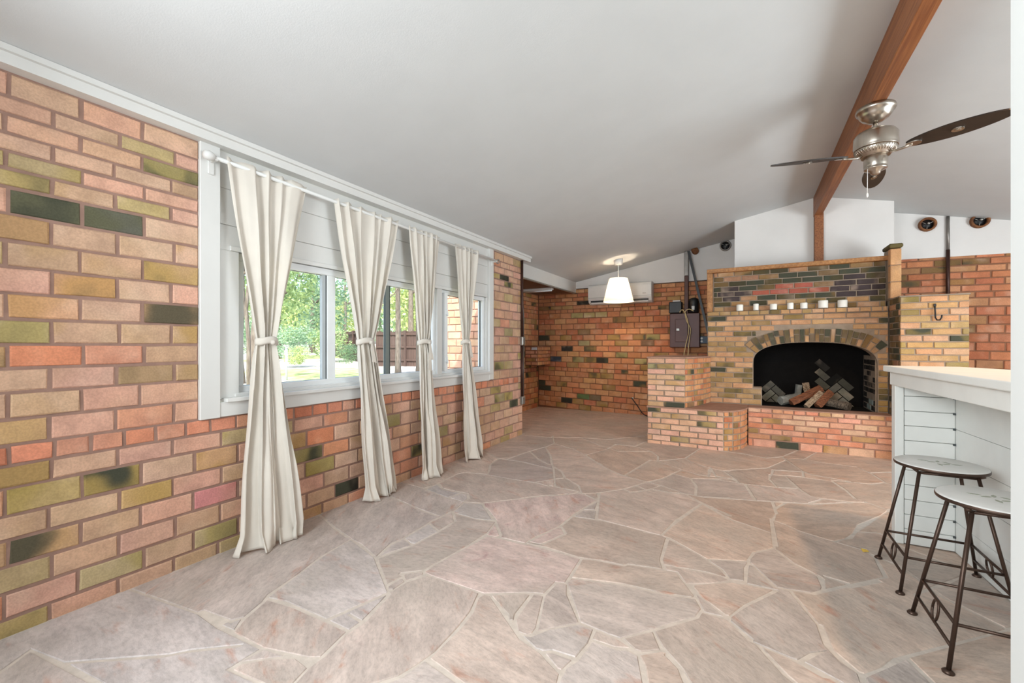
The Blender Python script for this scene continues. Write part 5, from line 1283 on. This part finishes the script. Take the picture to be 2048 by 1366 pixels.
for k in range(40):
    t = 2 * math.pi * k / 40
    rb.tube([(FX + .118 * math.cos(t), FY + .118 * math.sin(t), 2.602), (FX + .095 * math.cos(t), FY + .095 * math.sin(t), 2.576)], .0035, 5)
rb.build('ribs', MT['nickel'], fn)
MB().lathe([(.060, 2.562), (.066, 2.555), (.066, 2.49), (.060, 2.478), (.066, 2.474), (.062, 2.468), (.03, 2.455), (.026, 2.44), (.012, 2.432), (.002, 2.43)], FX, FY, 36).build('switch_housing', MT['nickel'], fn)
pc = MB().tube([(FX - .05, FY - .035, 2.48), (FX - .052, FY - .037, 2.30)], .0022, 6); pc.lathe([(.002, 2.305), (.006, 2.298), (.006, 2.28), (.002, 2.272)], FX - .052, FY - .037, 8)
pc.build('pull_chain', MT['acw'], fn)
for ai in range(3):
    a = math.radians(51 + 29.14 + 120 * ai)
    Mr = Matrix.Translation((FX, FY, 2.575)) @ Matrix.Rotation(a, 4, 'Z') @ Matrix.Rotation(math.radians(3.0), 4, 'Y')
    P = lambda x, y, z: Mr @ Vector((x, y, z))
    pit = Matrix.Rotation(math.radians(-13), 4, 'X')
    bl, bf = [], []
    S = 26
    for lvl in (0, 1):
        for i in range(S + 1):
            t = i / S
            x = .185 + .485 * t
            w = .072 * (math.sin(math.pi * min(1, (t * .96 + .035))) ** .42) * (1 - .10 * abs(t - .45))
            for sgn in (-1, 1):
                bl.append(Mr @ (pit @ Vector((x, sgn * w, -.004 + .008 * lvl - .0))))
    def vi(l, i, s_): return l * (S + 1) * 2 + i * 2 + s_
    for i in range(S):
        bf += [(vi(0, i, 0), vi(0, i + 1, 0), vi(0, i + 1, 1), vi(0, i, 1)), (vi(1, i, 0), vi(1, i, 1), vi(1, i + 1, 1), vi(1, i + 1, 0)),
               (vi(0, i, 0), vi(1, i, 0), vi(1, i + 1, 0), vi(0, i + 1, 0)), (vi(0, i, 1), vi(0, i + 1, 1), vi(1, i + 1, 1), vi(1, i, 1))]
    bf += [(vi(0, 0, 0), vi(0, 0, 1), vi(1, 0, 1), vi(1, 0, 0)), (vi(0, S, 0), vi(1, S, 0), vi(1, S, 1), vi(0, S, 1))]
    blade = MB().add(bl, bf).build('blade', MT['blade'], fn)
    ar = MB().tube([P(.075, 0, .0), P(.12, 0, -.016), P(.165, 0, -.014), P(.205, 0, -.010)], .008, 10)
    el = [(.215 + .042 * math.cos(t), .026 * math.sin(t)) for t in [2 * math.pi * k / 20 for k in range(20)]]
    ar.extr([Mr @ (pit @ Vector((x, y, -.010))) for x, y in el], Mr.to_3x3() @ Vector((0, 0, .007)))
    ml = [(.43 + .030 * math.cos(t), .020 * math.sin(t)) for t in [2 * math.pi * k / 16 for k in range(16)]]
    md_ = MB().extr([Mr @ (pit @ Vector((x, y, -.010))) for x, y in ml], Mr.to_3x3() @ Vector((0, 0, .007)))
    md_.extr([Mr @ (pit @ Vector((.43 + (x - .43) * .5, y * .5, -.014))) for x, y in ml], Mr.to_3x3() @ Vector((0, 0, .006)))
    md_.build('medallion', MT['nickel'], fn)
    ar.build('blade_arm', MT['nickel'], fn)

# ---------------------------------------------------------------- breakfast bar
bar = empty('breakfast_bar', (1.1, 2.6, 0), 'white painted breakfast bar with horizontal planks and an overhanging counter', 'bar')
def bx(y): return 1.085 + .048 * (3.53 - y)      # long face, running towards the camera
def ax(y): return .797 + .048 * (3.56 - y)       # apron face
YE = 3.53
# counter slab
MB().prism([(.768, 3.625), (1.135, 3.625), (1.25, 3.30), (1.42, 1.16), (ax(1.16) - .028, 1.16)], 1.078, 1.116).build('countertop', MT['barwhite'], bar, bevel=.006)
ap = MB().extr([(ax(3.575), 3.575, .995), (ax(3.575), 3.575, 1.065), (ax(3.56), 3.56, 1.078), (ax(1.16), 1.16, 1.078), (ax(1.16), 1.16, .995)], (.022, 0, 0))
ap.extr([(ax(3.575), 3.575, .995), (ax(3.575), 3.575, 1.075), (1.12, 3.585, 1.075), (1.12, 3.585, .995)], (0, .02, 0))
ap.build('apron', MT['barwhite'], bar, bevel=.004)
MB().box(.806, .85, 3.525, 3.60, 0, 1.0, .004).build('corner_post', MT['barwhite'], bar)
MB().box(.85, 1.09, 3.545, 3.60, 0, 1.06).build('end_core', MT['seal'], bar)
for i in range(11):
    z0 = .006 + .0925 * i; z1 = min(z0 + .0895, 1.0)
    B(.853, bx(3.53) - .002, 3.53, 3.552, z0, z1, .002).build('plank', MT['barwhite'], bar)
MB().prism([(bx(3.6) + .02, 3.6), (1.30, 3.6), (1.42, 1.17), (bx(1.17) + .02, 1.17)], 0, 1.078).build('core', MT['seal'], bar)
for i in range(6):
    z0 = .004 + .185 * i; z1 = min(z0 + .1825, 1.076)
    MB().extr([(bx(3.545), 3.545, z0), (bx(3.545), 3.545, z1), (bx(1.17), 1.17, z1), (bx(1.17), 1.17, z0)], (.022, 0, 0)).build('plank', MT['barwhite'], bar)
for i in range(11):
    if i % 1 == 0: MB().box(bx(3.53) - .012, bx(3.53) - .001, 3.522, 3.531, .088 + .0925 * i, .100 + .0925 * i).build('gap', MT['seal'], bar)

# ---------------------------------------------------------------- stools
def make_stool(cx, cy, label):
    st = empty('bar_stool', (cx, cy, 0), label, 'stool', 'backless iron bar stools at the white bar')
    tz = .618
    MB().lathe([(.002, .618), (.172, .618), (.1785, .622), (.1785, .630), (.170, .634), (.002, .635)], cx, cy, 48).build('seat', MT['enamel'], st)
    MB().lathe([(.170, .615), (.179, .615), (.1805, .619), (.1805, .626), (.179, .629)], cx, cy, 48, cap=False).build('seat_rim', MT['iron'], st)
    lf = MB()
    for k, (dx, dy, a) in enumerate(((-.03, .01, .4), (.0, .03, 1.3), (.035, .015, 2.3), (.02, -.02, 3.6), (-.01, -.035, 4.9), (.06, -.01, .1), (-.055, .03, 2.9))):
        q = [(dx + .024 * math.cos(a + t) * (1 if abs(t) < 2 else 1) * r, dy + .024 * math.sin(a + t) * r) for t, r in ((0, 1), (.7, .5), (2.4, .4), (3.14, .8), (3.9, .4), (5.6, .5))]
        lf.prism([(cx + x, cy + y) for x, y in q], .6345, .6356)
    lf.build('leaf_motif', MT['motif'], st, label='faded green painted leaves on the white seat')
    B_, T_ = .205, .105
    corners = [(-1, 1), (-1, -1), (1, 1), (1, -1)]
    def at(sx, sy, z):
        k = T_ + (B_ - T_) * (1 - z / tz)
        return Vector((cx + sx * k, cy + sy * k, z))
    for sx, sy in corners:
        lg = MB().tube([at(sx, sy, .008), at(sx, sy, .606)], .0078, 12)
        ft = at(sx, sy, 0)
        lg.lathe([(.018, 0), (.019, .006), (.011, .014)], ft.x, ft.y, 16)
        lg.build('leg', MT['iron'], st)
    fr = MB()
    for a, b in ((0, 1), (2, 3), (0, 2), (1, 3)):
        fr.tube([at(*corners[a], .598), at(*corners[b], .598)], .007, 8)
    for sx, sy in corners: fr.tube([at(sx, sy, .600), Vector((cx + sx * .125, cy + sy * .125, .613))], .006, 8)
    fr.build('seat_frame', MT['iron'], st)
    for sx in (-1, 1):
        for z in (.178, .092):
            MB().tube([at(sx, -1, z), at(sx, 1, z)], .0065, 8).build('rail', MT['iron'], st)
        p = at(sx, 0, .135); p.y = cy
        R_ = .036
        ov = [(p.x - sx * R_ * .35 * math.sin(t) * .45, p.y + .030 * math.cos(t), p.z + .043 * math.sin(t)) for t in [2 * math.pi * k / 24 for k in range(25)]]
        o = MB().tube(ov, .005, 8)
        #o.tube([(p.x, p.y + .024 * .45 * math.cos(t), p.z + .043 * .9 * math.sin(t)) for t in [2 * math.pi * k / 24 for k in range(25)]], .0045, 8)
        o.build('ring_ornament', MT['iron'], st)
    for sy in (-1, 1):
        MB().tube([at(-1, sy, .178), at(1, sy, .178)], .0065, 8).build('rail', MT['iron'], st)
    return st
s1 = make_stool(.868, 3.02, 'farther bar stool, near the end of the white bar, white seat and brown iron legs')
dup(s1, (.868, 2.43, 0), 'nearer bar stool, cut off by the door jamb, white seat and brown iron legs')

# small yellow scrap by the stool
sc = MB().add([(.60, 3.27, .002), (.63, 3.28, .006), (.625, 3.305, .004), (.595, 3.295, .009), (.60, 3.27, .005), (.63, 3.28, .009), (.625, 3.305, .007), (.595, 3.295, .012)], [(0, 3, 2, 1), (4, 5, 6, 7), (0, 1, 5, 4), (1, 2, 6, 5), (2, 3, 7, 6), (3, 0, 4, 7)]).build('paper_scrap', simple('yellow_scrap', (224, 186, 80), .7))
tag(sc, 'tiny yellow scrap on the floor beside the farther stool', 'scrap')

# ---------------------------------------------------------------- the yard outside
gv, gf = [], []
GX = [-3.0 - .5 * k if k < 14 else -10 - (k - 14) * 3.2 for k in range(36)]
GY = [-12 + 2.2 * k for k in range(38)]
def gz(x, y):
    d = max(0, -x - 3) 
    dd = math.hypot(d, max(0, y) * .6)
    return -.14 + .019 * dd + .10 * mnoise.noise((x * .25, y * .25, 0)) * min(1, d / 4)
for x in GX:
    for y in GY: gv.append((x, y, gz(x, y)))
for i in range(len(GX) - 1):
    for j in range(len(GY) - 1):
        a = i * len(GY) + j
        gf.append((a, a + 1, a + len(GY) + 1, a + len(GY)))
yd = MB().add(gv, gf, True).build('ground', MT['ground'])
tag(yd, 'dappled yard of pale dirt and grass outside the windows', 'ground', kind='structure')
def cam_pt(px, Z):
    X = (px - 1024) / 850 * Z
    return Vector((X * CS - Z * SN, X * SN + Z * CS))
# fence: two runs with posts, rails and boards
def fence(a, b, label):
    a, b = Vector(a), Vector(b); L = (b - a).length; d = (b - a) / L; nrm = Vector((d.y, -d.x))
    e = empty('board_fence', (a.x, a.y, gz(a.x, a.y)), label, 'fence')
    def zt(t): p = a + d * t; return gz(p.x, p.y)
    m = MB(); t = 0; r = random.Random(3)
    while t < L:
        p, q = a + d * t, a + d * (t + .135); z = zt(t); h = 1.78 + r.uniform(-.03, .03)
        m.extr([(p.x, p.y, z), (q.x, q.y, z), (q.x, q.y, z + h), (p.x, p.y, z + h)], (nrm.x * .02, nrm.y * .02, 0)); t += .142
    m.build('boards', MT['fence'], e, kind='stuff')
    t = 0
    while t <= L:
        p = a + d * t - nrm * .06; z = zt(t)
        B(p.x - .05, p.x + .05, p.y - .05, p.y + .05, z, z + 1.82).build('post', MT['fence'], e); t += 2.4
    for h in (.3, .95, 1.6):
        t = 0; m = MB()
        while t < L - .1:
            t2 = min(L, t + 2.4)
            p, q = a + d * t - nrm * .03, a + d * t2 - nrm * .03
            m.extr([(p.x, p.y, zt(t) + h), (q.x, q.y, zt(t2) + h), (q.x, q.y, zt(t2) + h + .09), (p.x, p.y, zt(t) + h + .09)], (-nrm.x * .04, -nrm.y * .04, 0)); t = t2
        m.build('rail', MT['fence'], e)
pA, pB, pC = cam_pt(664, 34), cam_pt(744, 21.5), cam_pt(905, 21)
fence(pB, pA, 'dark brown board fence receding to the left behind the trees')
fence(pC, pB + (pC - pB) * .06, 'dark brown board fence facing the house across the yard')
# trees
def leaf_blob(n, seed, s):
    r = random.Random(seed); vs, fs = [], []
    lobes = [(r.uniform(-.55, .55), r.uniform(-.55, .55), r.uniform(-.5, .5), r.uniform(.3, .55)) for _ in range(9)]
    for _ in range(n):
        lx, ly, lz, lr = r.choice(lobes)
        t, p = r.uniform(0, 6.283), math.acos(r.uniform(-1, 1)); q = lr * r.uniform(.55, 1) 
        c = Vector((lx + q * math.sin(p) * math.cos(t), ly + q * math.sin(p) * math.sin(t), lz + q * math.cos(p)))
        a = Vector((r.gauss(0, 1), r.gauss(0, 1), r.gauss(0, 1))).normalized(); b = a.orthogonal().normalized()
        a *= s * r.uniform(.6, 1.2); b *= s * r.uniform(.35, .6)
        k = len(vs)
        vs += [c - a, c + b, c + a, c - b]; fs.append((k, k + 1, k + 2, k + 3))
    return vs, fs
blobs = []
for i, mk in enumerate(('leafa', 'leafb', 'leafc', 'leafa')):
    v, f = leaf_blob(2600, 50 + i, .05)
    blobs.append(mesh_of(v, f, MT[mk], name='foliage'))
def tree(px, Z, tr, h, cr, cz, kind, label, lean=(0, 0), tmat='trunk', dark=None, name='yard_tree', crown=True, ch=None):
    p = cam_pt(px, Z); z = gz(p.x, p.y)
    e = empty(name, (p.x, p.y, z), label, 'bush' if name == 'yard_bush' else 'tree', 'bushes in the yard' if name == 'yard_bush' else 'trees in the yard')
    if tr:
        pts = []; r = random.Random(int(px))
        for k in range(8):
            t = k / 7
            pts.append((p.x + lean[0] * t * t + r.uniform(-.04, .04), p.y + lean[1] * t * t + r.uniform(-.04, .04), z - .1 + h * t))
        MB().tube(pts, [tr * (1.25 if k == 0 else 1 - .07 * k) for k in range(8)], 10).build('trunk', MT[tmat], e)
        bq = Vector(pts[4])
        for s_ in (-1, 1):
            MB().tube([bq, bq + Vector((.5 * s_, .6, .7)), bq + Vector((1.1 * s_, .9, 1.7))], [tr * .5, tr * .36, tr * .15], 8).build('branch', MT[tmat], e)
    if crown:
        o = link('crown', blobs[kind], e, (lean[0], lean[1], cz - z)); o.scale = (cr, cr, ch or cr * .8)
        o.rotation_euler = (0, 0, px * .37); o['kind'] = 'stuff'
def T(*a, **k): tree(*a, **k)
T(497, 9.5, .05, 5, 0, 0, 2, 'slim pale trunk just outside the first window pane', crown=False)
T(508, 11, .10, 6, 1.3, 5.6, 0, 'grey tree behind the nearest curtain, second trunk in the first pane', lean=(.3, .5))
T(484, 13, .09, 6, 0, 0, 1, 'grey trunk at the extreme near edge of the first pane', crown=False)
T(555, 28, .22, 7, 3.7, 4.5, 0, 'leafy green tree beyond the nearest curtain', ch=4.0)
T(625, 39, .22, 8, 4.1, 4.7, 1, 'blue-green tree in the middle of the first pane', ch=4.4)
T(822, 29, .22, 8, 3.4, 5.0, 2, 'yellowish tree above the fence in the third light', ch=4.0)
T(860, 38, .22, 8, 4.0, 5.4, 0, 'green tree behind the third curtain', ch=4.4)
T(690, 49, .22, 9, 3.6, 5.0, 2, 'pale green tree above the far end of the fence', ch=4.6)
T(560, 48, .22, 9, 3.4, 5.2, 2, 'pale yellowish tree far behind the nearest curtain', ch=4.6)
T(622, 60, .25, 10, 4.6, 6.0, 0, 'far green tree in the upper middle of the first pane', ch=5.4)
T(760, 60, .25, 10, 4.7, 6.0, 1, 'far blue-green tree above the middle of the fence', ch=5.4)
T(690, 76, .3, 11, 5.3, 6.6, 0, 'farthest green tree, above the fence end', ch=6.2)
T(560, 76, .3, 11, 5.3, 6.6, 1, 'farthest blue-green tree, behind the nearest curtain', ch=6.2)
T(830, 76, .3, 11, 5.3, 6.6, 2, 'farthest yellowish tree, in the third light', ch=6.2)
T(796, 14.5, .10, 7, 1.4, 6.8, 0, 'pale leaning trunk in the third window light', lean=(.9, -1.1))
T(843, 10.5, .17, 6, 1.7, 6.0, 1, 'dark thick tree trunk beside the third curtain', lean=(.3, -.5), tmat='trunkdark')
T(752, 13.5, .05, 4, 0, 0, 2, 'thin young trunk beside the second curtain', lean=(-.6, -.3), crown=False)
T(905, 12, .22, 6, 0, 0, 1, 'dark trunk behind the sunlit outside brick wall', tmat='trunkdark', crown=False)
for px, Z, r, z, k, lb in ((600, 20, 1.3, 1.25, 1, 'rounded dark bush at the end of the grass'), (648, 24.5, 1.5, 1.5, 0, 'green bush left of the meeting stile'), (582, 15.5, .6, .85, 2, 'low yellowish shrub by the thin pale post'), (692, 20, .7, .8, 1, 'small shrub at the foot of the fence'), (512, 23, 1.5, 1.6, 1, 'bush behind the nearest curtain')):
    tree(px, Z, 0, 0, r, z, k, lb, name='yard_bush', ch=r * .8)
for px, Z, h, r, lb in ((573, 14, 1.05, .035, 'thin pale grey post standing in the grass'), (774, 19, 1.7, .06, 'tall pale post in front of the fence')):
    p = cam_pt(px, Z); z = gz(p.x, p.y)
    e = empty('yard_post', (p.x, p.y, z), lb, 'post')
    MB().tube([(p.x, p.y, z - .05), (p.x, p.y, z + h)], r, 12).build('shaft', MT['greyframe'], e)
    MB().lathe([(r * 1.25, z + h - .02), (r * 1.25, z + h + .02), (.003, z + h + .03)], p.x, p.y, 12).build('cap', MT['greyframe'], e)
p = cam_pt(826, 12); z = gz(p.x, p.y)
stp = MB().tube([(p.x - .15, p.y - .25, z - .05), (p.x, p.y, z + .25), (p.x + .14, p.y + .22, z + .62)], [.16, .12, .05], 12).build('tree_stump', MT['log'])
tag(stp, 'pale leaning stump at the foot of the dark trunk', 'stump')
